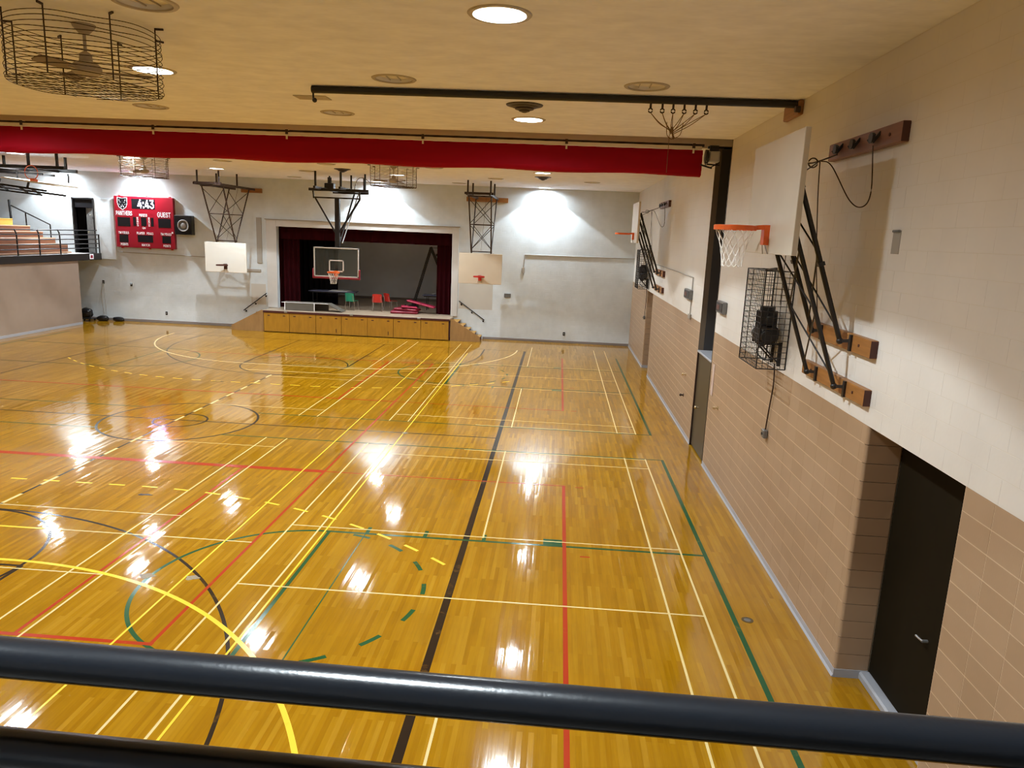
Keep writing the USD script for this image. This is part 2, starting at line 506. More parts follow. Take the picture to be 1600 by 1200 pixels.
def half_main(Y, s):
    a = (0, 180) if s > 0 else (180, 360)
    arc(XM, Y(4.68), 6.07, a[0], a[1], 0.046, "k", 96)
    vline(XM - 6.07, Y(3.3), Y(4.68), 0.055, "k")
    vline(XM + 6.07, Y(3.3), Y(4.68), 0.055, "k")
    circle(XM, Y(8.92), 1.80, 0.046, "k")
    hline(Y(8.90), XM - 1.83, XM + 1.83, 0.05, "k")
    vline(XM - 1.83, Y(3.3), Y(8.9), 0.05, "k")
    vline(XM + 1.83, Y(3.3), Y(8.9), 0.05, "k")
    for q in (5.5, 6.4, 7.3):
        for x in (XM - 1.98, XM + 1.98):
            hline(Y(q), x - 0.1, x + 0.1, 0.05, "k")
    # handball goal areas: yellow six metre line, broken nine metre line
    g = 3.12
    for sx in (-1, 1):
        c = XM + 1.5 * sx
        if s > 0:
            a0, a1 = (0, 90) if sx > 0 else (90, 180)
        else:
            a0, a1 = (270, 360) if sx > 0 else (180, 270)
        arc(c, Y(g), 5.93, a0, a1, 0.058, "y" if s > 0 else "w")
    hline(Y(g + 5.93), XM - 1.5, XM + 1.5, 0.058, "y" if s > 0 else "w")
    for k in range(-21, 22):
        d0 = 0.41 + 0.62 * k
        d1 = d0 + 0.30
        mid = (d0 + d1) / 2
        if abs(mid) < 1.5:
            hline(Y(g + 9.03), XM + d0, XM + d1, 0.05, "y")
            continue
        sx = 1 if mid > 0 else -1
        u0, u1 = [math.degrees((abs(q) - 1.5) / 9.03) for q in (d0, d1)]
        a0, a1 = sorted((90 - sx * u0, 90 - sx * u1))
        if s < 0:
            a0, a1 = -a1, -a0
        if abs(XM + 1.5 * sx + 9.03 * math.cos(math.radians(a0)) - XM) < 7.75:
            arc(XM + 1.5 * sx, Y(g), 9.03, a0, a1, 0.05, "y", 8)
    hline(Y(10.12), XM - 1.24, XM + 1.24, 0.05, "y" if s > 0 else "w")
    # badminton courts (white)
    for x in (-4.10, 2.13):
        vline(x, Y(2.1), Y(15.66), 0.029, "w")
    for x in (-3.62, 1.67):
        vline(x, Y(2.1), Y(15.66), 0.029, "w")
    vline(-0.98, Y(2.1), Y(6.85), 0.029, "w")
    vline(-0.98, Y(10.85), Y(15.66), 0.029, "w")
    for q, x0, x1 in ((15.60, -1.9, 2.13), (14.97, -4.1, 2.13), (10.88, -4.1, 2.13), (8.83, -4.1, 2.13), (6.80, -4.1, 2.13)):
        hline(Y(q), x0, x1, 0.029, "w")
    for x in (-5.97, -6.45):
        vline(x, Y(2.1), Y(15.66), 0.029, "w")
    for q in (14.97, 10.95, 8.82):
        hline(Y(q), -9.15, -5.97, 0.024, "w")
    hline(Y(10.13), -7.76, -4.45, 0.028, "w")
    # volleyball (red)
    vline(0.315, Y(4.6), Y(13.55), 0.058, "r")
    vline(-4.43, Y(7.29), Y(16.7), 0.047, "r")
    vline(-6.06, Y(7.29), Y(13.5), 0.047, "r")
    hline(Y(13.56), -16.7, -4.43, 0.15 if s > 0 else 0.07, "r")
    hline(Y(13.56), -4.43, 0.35, 0.035, "r")
    hline(Y(7.29), -13.6, -4.40, 0.06, "r")
    # yellow long lines
    vline(-4.86, Y(5.0), Y(16.7), 0.027, "y")
    vline(-3.50, Y(4.5), Y(16.7), 0.027, "y")
    # cross court (green), right and left
    for mx, solid in ((lambda x: x, True), (lambda x: 2 * XM - x, False)):
        c = "g"
        hline(Y(15.66), mx(-7.5), mx(2.53), 0.045, c)
        vline(mx(2.50), Y(4.0), Y(15.66), 0.066, c)
        hline(Y(10.72), mx(-3.47), mx(2.5), 0.055, c)
        hline(Y(6.95), mx(-3.47), mx(2.5), 0.055, c)
        vline(mx(-3.43), Y(6.95), Y(10.72), 0.055, c)
        cx, cy = mx(-3.45), Y(8.84)
        if solid:
            arc(cx, cy, 1.88, 90, 270, 0.052, c)
        else:
            arc(cx, cy, 1.88, -90, 90, 0.055, c)
        if solid:
            for k in range(7):
                a = 72 - k * 22.0
                arc(cx, cy, 1.86, a - 4.6, a + 4.6, 0.062, c, 8)
            for x in (-2.83, -1.90, -0.96):
                paint(sbox(x - 0.03, Y(10.98) if s < 0 else 10.72, x + 0.03, Y(10.72) if s < 0 else 10.98), c)
                paint(sbox(x - 0.03, Y(6.95) if s < 0 else 6.70, x + 0.03, Y(6.70) if s < 0 else 6.95), c)
            paint(sbox(-0.02, min(Y(10.7), Y(10.97)), 0.28, max(Y(10.7), Y(10.97))), c)
            paint(sbox(-0.02, min(Y(6.7), Y(6.97)), 0.28, max(Y(6.7), Y(6.97))), c)
    # black ticks
    hline(Y(13.52), 0.54, 0.70, 0.035, "r")
    hline(Y(10.39), 0.55, 0.70, 0.035, "r")


both(half_main)
vline(-2.845, 7.15, 10.72, 0.018, "g")
# black and white ladder line down the middle
vline(XM - 0.1, 10.8, 22.6, 0.045, "k")
for k in range(13):
    y = 11.0 + k * 0.93
    vline(XM - 0.1, y, y + 0.45, 0.06, "w")
# scuffed tape patches
M_TAPE = mat("worn_tape", (0.23, 0.18, 0.11), 0.35, vary=0.3, vscale=30)
for n_, (x, y, w, h) in enumerate(((-5.37, 8.86, 0.17, 0.10), (-4.76, 8.9, 0.15, 0.09), (-7.07, 11.76, 0.20, 0.06), (-10.2, 21.2, 0.26, 0.06))):
    aa_ = np.linspace(0, 2 * np.pi, 18, endpoint=False)
    p = Polygon([(x + w * 0.62 * math.cos(t) * (1 + 0.25 * math.sin(3 * t + n_)), y + h * 0.7 * math.sin(t) * (1 + 0.3 * math.cos(4 * t + n_))) for t in aa_])
    struct("tape_patch", extrude(p, 0.0020), M_TAPE if y < 9 else L_BLACK, parent=FLOOR)

# ---- lamp positions
LIT = [(-0.69, 7.46), (-0.69, 13.80), (-5.80, 10.48), (-0.70, 25.05), (-0.80, 32.60), (-6.30, 28.30), (-8.15, 32.60), (-13.43, 28.50), (-14.70, 24.94), (-18.80, 24.90), (-19.10, 32.58), (-22.85, 32.62),
       (-0.70, 18.50), (-6.25, 22.40), (-8.00, 18.40), (-12.0, 14.3), (-13.65, 22.1),
       (-0.69, 0.75), (-4.12, 0.75), (-13.5, 4.6), (-13.4, 10.5), (-18.9, 8.2)]
UNLIT = [(-4.12, 7.36), (-2.42, 10.60), (1.06, 10.60), (-4.18, 13.77), (-7.67, 13.73), (-7.86, 24.62), (-9.69, 28.04), (-11.49, 31.60), (-4.26, 24.57), (-4.39, 31.60), (-2.55, 28.33), (1.07, 28.45), (-11.50, 24.87), (-16.6, 28.3)]
SLOT0, SLOT1 = 15.50, 17.10

# ceiling with a hole for every fixture and the curtain slot
cp = sbox(-28.2, 4.2, -4.2, YF) if False else Polygon([(-28.2, -4.2), (4.2, -4.2), (4.2, YF + 0.02), (-28.2, YF + 0.02)])
holes = [Point(x, y).buffer(0.262, 12) for x, y in LIT + UNLIT] + [sbox(XL, SLOT0, XR + 0.45, SLOT1)]
cp = cp.difference(shapely.union_all(holes))
struct("ceiling", extrude(cp, 0.35, ZC), M_CEIL)
# the slot's lining in the ceiling
struct("trim_1", [bx(XL + 0.01, XR + 0.44, SLOT1 - 0.03, SLOT1 - 0.01, ZC + 0.001, ZC + 0.219), bx(XL + 0.01, XR + 0.44, SLOT0 + 0.01, SLOT0 + 0.03, ZC + 0.001, ZC + 0.219), bx(XL + 0.01, XR + 0.44, SLOT0 + 0.005, SLOT1 - 0.005, ZC + 0.22, ZC + 0.24)], M_GREYSOF)

# ---- right wall. outline in (y, z); recesses for two doors and the tall slot
D0, D1 = 5.78, 7.66            # near door recess
E0, E1 = 25.90, 27.62          # far door recess
S_SILL = 2.30


def yz_plate(poly, x0, x1):
    """A (y, z) outline made into a plate from x0 to x1."""
    m = extrude(poly, x1 - x0)
    t = np.array([[0, 0, 1, x0], [1, 0, 0, 0], [0, 1, 0, 0], [0, 0, 0, 1.0]])
    m.apply_transform(t)
    return m


WALLR = struct_group("wall_right")
up = sbox(-4.2, ZW, YF, ZC + 0.05).difference(sbox(SLOT0, S_SILL, SLOT1, ZC + 0.2))
struct("upper_backing", yz_plate(up, XR + 0.0012, XR + 0.42), M_MORTARW, parent=WALLR)
lo = sbox(-4.2, 0, YF, ZW).difference(shapely.union_all([sbox(D0, -1, D1 + 0.05, ZW + .1), sbox(E0, -1, E1 + 0.05, ZW + .1), sbox(SLOT0, -1, SLOT1, ZW + .1)]))
struct("wainscot_backing", yz_plate(lo, XR + 0.0018, XR + 0.42), M_MORTAR, parent=WALLR)
struct("slot_sill", rb(XR - 0.01, XR + 0.5, SLOT0, SLOT1, S_SILL - 0.05, S_SILL, 0.01), M_BASE, parent=WALLR)
struct("slot_back", bx(XR + 0.42, XR + 0.47, SLOT0 - 0.1, SLOT1 + 0.1, 0, ZC + 0.9), M_SLOT, parent=WALLR)
struct("slot_jamb", [bx(XR + 0.001, XR + 0.12, SLOT1 - 0.015, SLOT1 + 0.006, S_SILL, ZC + 0.05)], mat("brown_jamb_paint", (0.15, 0.115, 0.08), 0.45), parent=WALLR)
struct("slot_jamb", [bx(XR + 0.12, XR + 0.42, SLOT1 - 0.03, SLOT1 + 0.006, S_SILL, ZC + 0.05)], mat("dark_grey_track", (0.045, 0.042, 0.042), 0.4), parent=WALLR)
struct("slot_jamb", [bx(XR - 0.004, XR + 0.02, SLOT0 - 0.004, SLOT0 + 0.03, 0.1, ZC)], M_DOORBR, parent=WALLR)

BH, BL = 0.2032, 0.4064
near_brown, far_brown, blocks = [], [], []
openings = shapely.union_all([sbox(D0, -1, D1 + 0.05, ZW + .1), sbox(E0, -1, E1 + 0.05, ZW + .1), sbox(SLOT0, -1, SLOT1, ZW + .1)])


def block_mesh(y0, y1, z0, z1, x, d, b=0.002, c=0.0006):
    """Front of one block, proud of the mortar by d, its edges eased."""
    v = np.array([(x + d, y0, z0), (x + d, y1, z0), (x + d, y1, z1), (x + d, y0, z1), (x, y0 + c, z0 + b), (x, y1 - c, z0 + b), (x, y1 - c, z1 - b), (x, y0 + c, z1 - b)])
    f = [(4, 7, 6), (4, 6, 5), (0, 4, 5), (0, 5, 1), (1, 5, 6), (1, 6, 2), (2, 6, 7), (2, 7, 3), (3, 7, 4), (3, 4, 0)]
    return trimesh.Trimesh(v, np.array(f), process=False)


rows = []
z = 0.11
tops = [ZW - k * BH for k in range(15)]
for k in range(14):
    z1, z0 = ZW - k * BH, max(ZW - (k + 1) * BH, 0.10)
    y = -4.0
    off = 0.0
    for i in range(92):
        y0 = -3.80 + i * BL + 0.23
        y1 = y0 + BL
        if y0 > YF:
            break
        jw = 0.0035 if y0 < D0 else 0.0004
        cell = sbox(y0 + jw, z0 + 0.004, y1 - jw, min(z1, YF) - (0.004 if k else 0.0)).difference(openings).intersection(sbox(-4, 0, YF - 0.002, ZW))
        for g in (cell.geoms if hasattr(cell, "geoms") else [cell]):
            if g.is_empty or g.area < 0.004:
                continue
            a, b, c, d = g.bounds
            mesh = block_mesh(a, c, b, d, XR + RNG.uniform(-0.0003, 0.0003), 0.0045, 0.001)
            vis = (1.9 < a < D0 and b > 1.0 - 0.0) or (D1 - 0.1 < a < 11.2)
            rows.append((vis, a, mesh))
par = [r for r in rows if r[0]]
par.sort(key=lambda r: r[1])
par_ids = set(id(r[2]) for r in par[:200])
for r in par[:200]:
    struct("block", r[2], M_BROWN[RNG.integers(3)], parent=WALLR)
rest = [r[2] for r in rows if id(r[2]) not in par_ids]
p = struct("block_field", rest, M_BROWN[0], parent=WALLR)
stage.GetPrimAtPath(p).SetCustomDataByKey("kind", "stuff")
# the white blocks above, running bond under thick paint
wr = []
slot = sbox(SLOT0, -1, SLOT1, 9)
nz = int((ZC - ZW) / BH) + 1
for k in range(nz):
    z0, z1 = ZW + k * BH, min(ZW + (k + 1) * BH, ZC)
    for i in range(93):
        y0 = -4.0 + i * BL + (BL / 2 if k % 2 else 0)
        jw = 0.0016 if (7.3 < y0 < 10.4 and 3.9 < z0 < 5.5) else 0.0003
        cell = sbox(y0 + jw, z0 + (0.0016 if k else 0), min(y0 + BL - jw, YF - 0.002), z1 - 0.0016).difference(slot) if y0 < YF - 0.05 else None
        if cell is None or cell.is_empty:
            continue
        for g in (cell.geoms if hasattr(cell, "geoms") else [cell]):
            a, b, c, d = g.bounds
            if (c - a) < 0.02:
                continue
            wr.append((5.6 < a < 10.4 and 3.7 < b < 5.6, a, block_mesh(a, c, b, d, XR + RNG.uniform(-0.0002, 0.0002), 0.003, 0.001)))
sel = [w for w in wr if w[0]][:100]
ids = set(id(w[2]) for w in sel)
for w in sel:
    struct("block", w[2], M_WHITE, parent=WALLR)
p = struct("painted_block_field", [w[2] for w in wr if id(w[2]) not in ids], M_WHITE, parent=WALLR)
stage.GetPrimAtPath(p).SetCustomDataByKey("kind", "stuff")


# door recesses: jamb blocks, soffit and the door leaf
def recess(n, y0, y1, depth, leaf_mat, jamb_mat):
    ms = []
    for k in range(15):
        a, b = max(ZW - (k + 1) * BH, 0.0), ZW - k * BH
        ms.append(extrude(sbox(XR + 0.035, y1 + 0.035, XR + depth + 0.05, y1 + 0.06).buffer(0.035, 8).intersection(sbox(XR - 0.01, y1 - 0.01, XR + depth, y1 + 0.061)), b - a - 0.006, a + 0.003))
    for q in ms:
        struct("jamb_block", q, jamb_mat, smooth=30, parent=WALLR)
    struct("jamb_block", [bx(XR + 0.004, XR + depth, y0 - 0.03, y0 + 0.002, 0, ZW)], jamb_mat, parent=WALLR)
    g = struct_group("door_%d" % n)
    struct("leaf", rb(XR + depth, XR + depth + 0.05, y0 + 0.02, y1 - 0.02, 0.11, ZW + 0.03, 0.004), leaf_mat, parent=g)
    struct("threshold", rb(XR + depth - 0.10, XR + depth + 0.03, y0, y1, 0.0, 0.10, 0.02), M_BASE, parent=g)
    struct("lever_handle", [cyl((XR + depth - 0.05, y0 + 0.82, 1.10), (XR + depth, y0 + 0.82, 1.10), 0.016), cyl((XR + depth - 0.05, y0 + 0.81, 1.10), (XR + depth - 0.05, y0 + 0.94, 1.09), 0.012)], M_STEEL, parent=g)
    struct("wall_pocket", bx(XR + depth + 0.05, XR + depth + 0.10, y0 - .1, y1 + .1, 0, ZW + 0.2), M_SLOT, parent=g)


recess(1, D0, D1, 0.37, M_DOORNR, M_BROWN[0])
recess(2, E0, E1, 0.37, M_JAMB, M_BROWN[0])
g = struct_group("door_3")
struct("leaf", rb(XR + 0.03, XR + 0.08, SLOT0 + 0.03, SLOT1 - 0.03, 0.03, S_SILL - 0.05, 0.004), M_DOORBR, parent=g)
struct("frame", [bx(XR - 0.004, XR + 0.1, SLOT0 - 0.005, SLOT0 + 0.03, 0, S_SILL - .05), bx(XR - 0.004, XR + 0.1, SLOT1 - 0.03, SLOT1 + 0.005, 0, S_SILL - .05)], M_DKBRN, parent=g)
struct("knob", [cyl((XR + 0.03, 16.52, 1.05), (XR - 0.03, 16.52, 1.05), 0.014), trimesh.creation.icosphere(2, 0.035).apply_translation((XR - 0.045, 16.52, 1.05))], M_BRASS, smooth=40, parent=g)

# grey cove base along the right wall
cove = Polygon([(0, 0), (-0.022, 0), (-0.016, 0.012), (-0.005, 0.03), (-0.005, 0.10), (0, 0.10)])


def cove_run(y0, y1, x):
    m = extrude(cove, y1 - y0)
    t = np.array([[1, 0, 0, x], [0, 0, 1, y0], [0, 1, 0, 0], [0, 0, 0, 1.0]])
    m.apply_transform(t)
    m.invert() if np.linalg.det(t[:3, :3]) < 0 else None
    return m


struct("baseboard_right", [cove_run(a, b, XR + 0.002) for a, b in ((-1, D0), (D1, SLOT0), (SLOT1, E0), (E1, YF))] + [bx(XR - 0.005, XR + 0.37, D1 - 0.008, D1, 0, 0.10), bx(XR - 0.005, XR + 0.37, E1 - 0.008, E1, 0, 0.10)], M_BASE)

# ---- far wall with the stage opening and the doorway on the balcony
OPX0, OPX1, OPZ0, OPZ1 = -12.95, -4.83, 0.85, 4.70
wp = sbox(-28.2, -0.2, XR + 0.45, ZC + 0.1).difference(shapely.union_all([sbox(OPX0, OPZ0, OPX1, OPZ1), sbox(-22.52, 3.12, -21.55, 5.58)]))
m = extrude(wp, 0.30)
m = xz(m, YF + 0.30)
WALLB = struct_group("wall_back")
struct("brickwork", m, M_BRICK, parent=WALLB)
M_PATCH = mat("beige_repaint", (0.56, 0.53, 0.48), 0.5, vary=0.05, vscale=1.0)
for a, b_, c, d, q in ((-4.50, -2.95, 1.35, 3.9, M_PATCH), (-14.2, -13.5, 1.1, 2.05, M_PATCH)):
    struct("paint_patch", bx(a, b_, YF - 0.0012, YF + 0.01, c, d), q, parent=WALLB)
struct("baseboard_back", [rb(-22.3, -14.9, YF - 0.025, YF + 0.001, 0, 0.13, 0.006), rb(-3.33, XR, YF - 0.025, YF + 0.001, 0, 0.11, 0.006)], M_BASE2)
# pale casing round the stage
struct("trim_2", [rb(-13.40, -12.93, YF - 0.07, YF, 0.99, 4.98, 0.01)], M_TRIM)
struct("trim_3", [rb(-4.85, -4.55, YF - 0.07, YF, 0.99, 4.98, 0.01)], M_TRIM)
struct("trim_4", [rb(-12.93, -4.85, YF - 0.07, YF, 4.69, 4.98, 0.01)], M_TRIM)
struct("trim_5", [rb(-13.45, -4.50, YF - 0.11, YF, 4.98, 5.02, 0.008)], M_CONDUIT)
struct("trim_6", [rb(-21.30, -20.56, YF - 0.05, YF + 0.001, 2.87, 5.6, 0.006)], M_BRICK)

# ---- left wall (brown, below the balcony), corridor behind its far end
struct("wall_left", [bx(XL - 0.3, XL, -1.0, 31.5, 0, 2.86)], M_PINK)
struct("wall_corridor", [bx(-23.6, -23.4, 30.2, YF - 0.01, 0, 2.855), bx(-23.4, XL - 0.31, 30.2, 30.4, 0, 2.855)], M_WHITE2)
struct("wall_balcony", [bx(-28.2, -28.0, -4.2, YF + 0.3, 2.6, ZC + 0.1)], M_BRICK)
struct("wall_front", [bx(-28.2, XR + 0.45, -4.4, -4.2, 2.6, ZC + 0.1), bx(-24.5, XR - 0.01, -1.0, -0.8, -0.2, 2.89)], M_WHITE)
struct("baseboard_left", [rb(XL, XL + 0.012, -0.8, 31.5, 0, 0.11, 0.004)], M_BASE)

# ---- stage room
SD = 0.98
struct("wall_stage_back", [bx(-16, -2, 40.0, 40.2, 0, 6.2)], M_STAGEWALL)
struct("wall_stage_left", [bx(-16.2, -16, YF + .3, 40.2, 0, 6.2)], M_STAGEWALL)
struct("wall_stage_right", [bx(-2, -1.8, YF + .3, 40.2, 0, 6.2)], M_STAGEWALL)
struct("ceiling_stage", [bx(-16.2, -1.8, YF + .3, 40.2, 6.2, 6.3)], M_STAGEWALL)
struct("floor_stage", [bx(-15.98, -2.02, YF + 0.305, 39.98, 0.86, SD), bx(OPX0 + 0.002, OPX1 - 0.002, YF + 0.001, YF + 0.31, 0.86, SD)], M_DECK)
struct("baseboard_stage", [bx(-15.9, -2.1, 39.97, 40.0, SD, SD + 0.12)], M_BASE2)

# ================================================================ STAGE
SF = 32.05
st = T("stage", "raised stage with amber plywood front panels under the big far wall opening", "stage", (-8.9, SF, 0))
st.part("deck", rb(-13.22, -4.72, SF - 0.02, YF - 0.004, 0.90, SD, 0.01), M_DECK)

st.part("nosing", rb(-13.2, -4.72, SF - 0.045, SF - 0.02, 0.88, 0.965, 0.006), M_NOSE)
px_edges = [-13.18, -12.0, -10.79, -9.62, -8.43, -7.25, -6.02, -4.76]
for k in range(7):
    a, b = px_edges[k], px_edges[k + 1]
    pn = st.part("front_panel", rb(a + 0.008, b - 0.008, SF - 0.012, SF + 0.012, 0.03, 0.875, 0.004), M_STAGEW)
    for t in (0.2, 0.8):
        cx = a + (b - a) * t
        st.part("finger_pull", rb(cx - 0.055, cx + 0.055, SF - 0.022, SF - 0.010, 0.73, 0.77, 0.006), M_NOSE, under=pn)
    if k in (2, 4):
        cx = a + (b - a) * 0.8
        st.part("cane_bolt", rb(cx - 0.014, cx + 0.014, SF - 0.024, SF - 0.010, 0.12, 0.28, 0.004), M_NOSE, under=pn)
st.part("understructure", bx(-13.2, -4.72, SF + 0.05, SF + 0.1, 0.0, 0.88), M_NOSE)
for cx in (-12.15, -9.15, -6.1):
    st.part("floor_bracket", rb(cx - 0.07, cx + 0.07, SF - 0.06, SF + 0.06, 0.90, 0.985, 0.01), M_STEEL)


def stairs(name, xa, xb, label):
    """Steps from xa (on the floor) up to xb (at the deck), closed by a sloping side panel."""
    s = 1 if xb > xa else -1
    t = T(name, label, "steps", ((xa + xb) / 2, SF + 0.5, 0))
    run = abs(xb - xa)
    side = Polygon([(xa, 0), (xb, 0), (xb, 0.97), (xb - s * 0.10, 0.97), (xa, 0.22)])
    t.part("side_panel", xz(extrude(side, 0.05), SF + 0.11), M_STAGED)
    for k in range(5):
        x0 = xa + s * run * (k + 0.15) / 5.4
        x1 = xa + s * run * (k + 1.35) / 5.4
        zt = 0.165 * (k + 1)
        a, b = min(x0, x1), max(x0, x1)
        t.part("riser", bx(a if s > 0 else b - 0.03, a + 0.03 if s > 0 else b, SF + 0.13, YF - 0.03, 0.0, zt), M_NOSE)
        t.part("tread", rb(a - 0.02, b + 0.02, SF + 0.112, YF - 0.03, zt, zt + 0.035, 0.008), M_STAGEW)
    return t


stairs("stage_steps", -14.72, -13.22, "wooden side steps at the left end of the stage")
stairs("stage_steps", -3.36, -4.70, "wooden side steps at the right end of the stage with open treads showing")


def handrail(a, b, label):
    t = T("wall_handrail", label, "handrail", tuple((np.array(a) + b) / 2))
    a, b = np.array(a), np.array(b)
    t.part("rail", cyl(a, b, 0.022, 10), M_BLACK, smooth=40)
    for u in (0.08, 0.5, 0.95):
        q = a + (b - a) * u
        t.part("bracket", [cyl(q, q - (0, 0, 0.07), 0.012, 8), cyl(q - (0, 0, 0.07), (q[0], YF, q[2] - 0.10), 0.012, 8), cyl((q[0], YF - 0.02, q[2] - 0.10), (q[0], YF + .0, q[2] - 0.10), 0.04, 10)], M_BLACK)


handrail((-14.55, YF - 0.09, 0.80), (-13.44, YF - 0.09, 1.64), "short black handrail rising on the wall left of the stage")
handrail((-4.46, YF - 0.09, 1.70), (-3.28, YF - 0.09, 0.88), "short black handrail falling on the wall right of the stage")


def drape(x0, x1, y, z0, z1, amp, folds, m, name, label, vertical=True):
    n, k = max(folds * 8, 16), 5
    xs = np.linspace(x0, x1, n)
    pts = []
    fr = [(x, y + amp * math.sin(2 * math.pi * folds * (x - x0) / (x1 - x0)) + amp * 0.4 * math.sin(5.1 * x)) for x in xs]
    poly = Polygon(fr + [(x, yy + 0.03) for x, yy in fr[::-1]])
    one(name, extrude(poly, z1 - z0, z0), m, label, "curtain", smooth=50)


drape(-13.6, -12.08, YF + 0.55, SD + 0.01, 5.6, 0.05, 7, M_MAROON, "stage_curtain", "dark maroon stage curtain gathered at the left of the stage opening")
drape(-5.62, -4.3, YF + 0.55, SD + 0.01, 5.6, 0.05, 6, M_MAROON, "stage_curtain", "dark maroon stage curtain gathered at the right of the stage opening")
drape(-14.2, -3.6, YF + 0.42, 4.14, 5.7, 0.03, 30, M_MAROON, "stage_valance", "dark maroon valance across the top of the stage opening")
drape(-13.6, -10.95, 35.9, SD + 0.01, 5.9, 0.06, 10, M_BLKVEL, "stage_curtain", "black backdrop curtain behind the glass backboard on the stage")


# ---- things on the stage
def folding_table(name, label, x0, x1, y0, y1, zt, m):
    t = T(name, label, "table", ((x0 + x1) / 2, (y0 + y1) / 2, SD))
    t.part("tabletop", rb(x0, x1, y0, y1, zt - 0.04, zt, 0.01), m)
    t.part("apron", bx(x0 + .06, x1 - .06, y0 + 0.05, y0 + 0.07, zt - 0.09, zt - 0.04), M_BLACK)
    t.part("apron", bx(x0 + .06, x1 - .06, y1 - 0.07, y1 - 0.05, zt - 0.09, zt - 0.04), M_BLACK)
    for x in (x0 + 0.2, x1 - 0.2):
        for y in (y0 + 0.1, y1 - 0.1):
            t.part("leg", cyl((x, y, SD), (x, y, zt - 0.04), 0.016, 8), M_BLACK)
        t.part("leg_brace", cyl((x, y0 + 0.1, SD + 0.25), (x, y1 - 0.1, SD + 0.25), 0.012, 8), M_BLACK)


folding_table("folding_table", "long dark folding table standing left on the stage", -12.0, -9.75, 34.6, 35.4, 1.74, M_TABLE)
folding_table("folding_table", "small dark table by the right curtain on the stage", -6.55, -5.65, 35.2, 35.8, 1.72, M_TABLE)
cloth = extrude(Polygon([(-11.0, 34.62), (-10.1, 34.62), (-10.05, 35.3), (-10.4, 35.36), (-11.05, 35.3)]), 0.02, 1.741)
one("paper_sheet", cloth, M_TRIM, "pale sheet lying on the long dark table on the stage", "paper")
one("small_bowl", lathe([(0.0, 0.0), (0.06, 0.0), (0.12, 0.06), (0.115, 0.065), (0.055, 0.012), (0.0, 0.012)], 20, (-6.05, 35.5, 1.72)), M_TRIM, "small pale dish on the small table beside the right stage curtain", "dish", smooth=40)


def shell_chair(name, label, m, loc, rotz):
    t = T(name, label, "chair", (0, 0, 0), local=True)
    t.x.ClearXformOpOrder()
    mt = Gf.Matrix4d().SetRotate(Gf.Rotation(Gf.Vec3d(0, 0, 1), rotz))
    mt.SetTranslateOnly(Gf.Vec3d(*loc))
    t.x.AddTransformOp().Set(mt)
    # moulded seat: a dished sheet
    n = 9
    u = np.linspace(-1, 1, n)

    def sheet(f, th):
        a = np.array([[f(i, j) for j in u] for i in u])
        nrm = np.array(th)
        v = np.vstack([a.reshape(-1, 3), a.reshape(-1, 3) + nrm])
        F = []
        for i in range(n - 1):
            for j in range(n - 1):
                q = (i * n + j, i * n + j + 1, (i + 1) * n + j + 1, (i + 1) * n + j)
                F += [(q[0], q[1], q[2]), (q[0], q[2], q[3])]
                w = tuple(k + n * n for k in q)
                F += [(w[0], w[2], w[1]), (w[0], w[3], w[2])]
        edge = [i for i in range(n)] + [i * n + n - 1 for i in range(1, n)] + [(n - 1) * n + i for i in range(n - 2, -1, -1)] + [i * n for i in range(n - 2, 0, -1)]
        for k in range(len(edge)):
            a0, b0 = edge[k], edge[(k + 1) % len(edge)]
            F += [(a0, a0 + n * n, b0 + n * n), (a0, b0 + n * n, b0)]
        return trimesh.Trimesh(v, np.array(F), process=False)
    t.part("seat", sheet(lambda i, j: (0.23 * j, 0.22 * i, 0.44 + 0.035 * j * j - 0.03 * max(0, -i) ** 2), (0, 0, -0.012)), m, smooth=40)
    t.part("backrest", sheet(lambda i, j: (0.225 * j * (1 - 0.08 * (i > 0) * i * i), 0.25 + 0.06 * (i + 1) / 2 - 0.05 * j * j, 0.62 + 0.20 * i - 0.02 * j * j * (i > 0)), (0, 0.012, 0)), m, smooth=40)
    for sx in (-1, 1):
        t.part("leg", tube(bez([(sx * 0.2, -0.2, 0.42), (sx * 0.22, -0.22, 0.2), (sx * 0.235, -0.235, 0.0)], 8), 0.011, 8), M_CHROME, smooth=50)
        t.part("leg", tube(bez([(sx * 0.2, 0.18, 0.42), (sx * 0.22, 0.22, 0.2), (sx * 0.235, 0.26, 0.0)], 8), 0.011, 8), M_CHROME, smooth=50)
        t.part("side_rail", cyl((sx * 0.2, -0.2, 0.415), (sx * 0.2, 0.24, 0.415), 0.011, 8), M_CHROME)
        t.part("back_post", cyl((sx * 0.2, 0.22, 0.415), (sx * 0.17, 0.285, 0.70), 0.011, 8), M_CHROME)
    return t


shell_chair("plastic_chair", "green plastic shell chair with chrome legs on the stage", M_GREEN, (-9.62, 33.75, SD), 170)
rc = shell_chair("plastic_chair", "front red plastic chair of the pair at mid stage", M_REDPL, (-8.42, 33.85, SD), 188)
dup(rc, (-7.95, 34.52, SD), "red plastic chair set behind and right of the front red chair on the stage", 140)


def floor_mat(x, y, z, w, d, h, rz, ry, m, label):
    b = rb(-w / 2, w / 2, -d / 2, d / 2, -h / 2, h / 2, 0.03)
    b.apply_transform(trimesh.transformations.rotation_matrix(math.radians(ry), (0, 1, 0)))
    b.apply_transform(trimesh.transformations.rotation_matrix(math.radians(rz), (0, 0, 1)))
    lo = b.bounds[0][2]
    t = T("gym_mat", label, "mat", (x, y, z), group="crash mats piled on the stage", local=True)
    b.apply_translation((0, 0, -lo))
    t.part("vinyl_cover", b, m)
    hx = b.bounds[1][0]
    s = torus((0, b.bounds[0][1] - 0.01, -lo), 0.06, 0.008, axis="y", n=16, k=6)
    t.part("carry_handle", s, M_MATD)


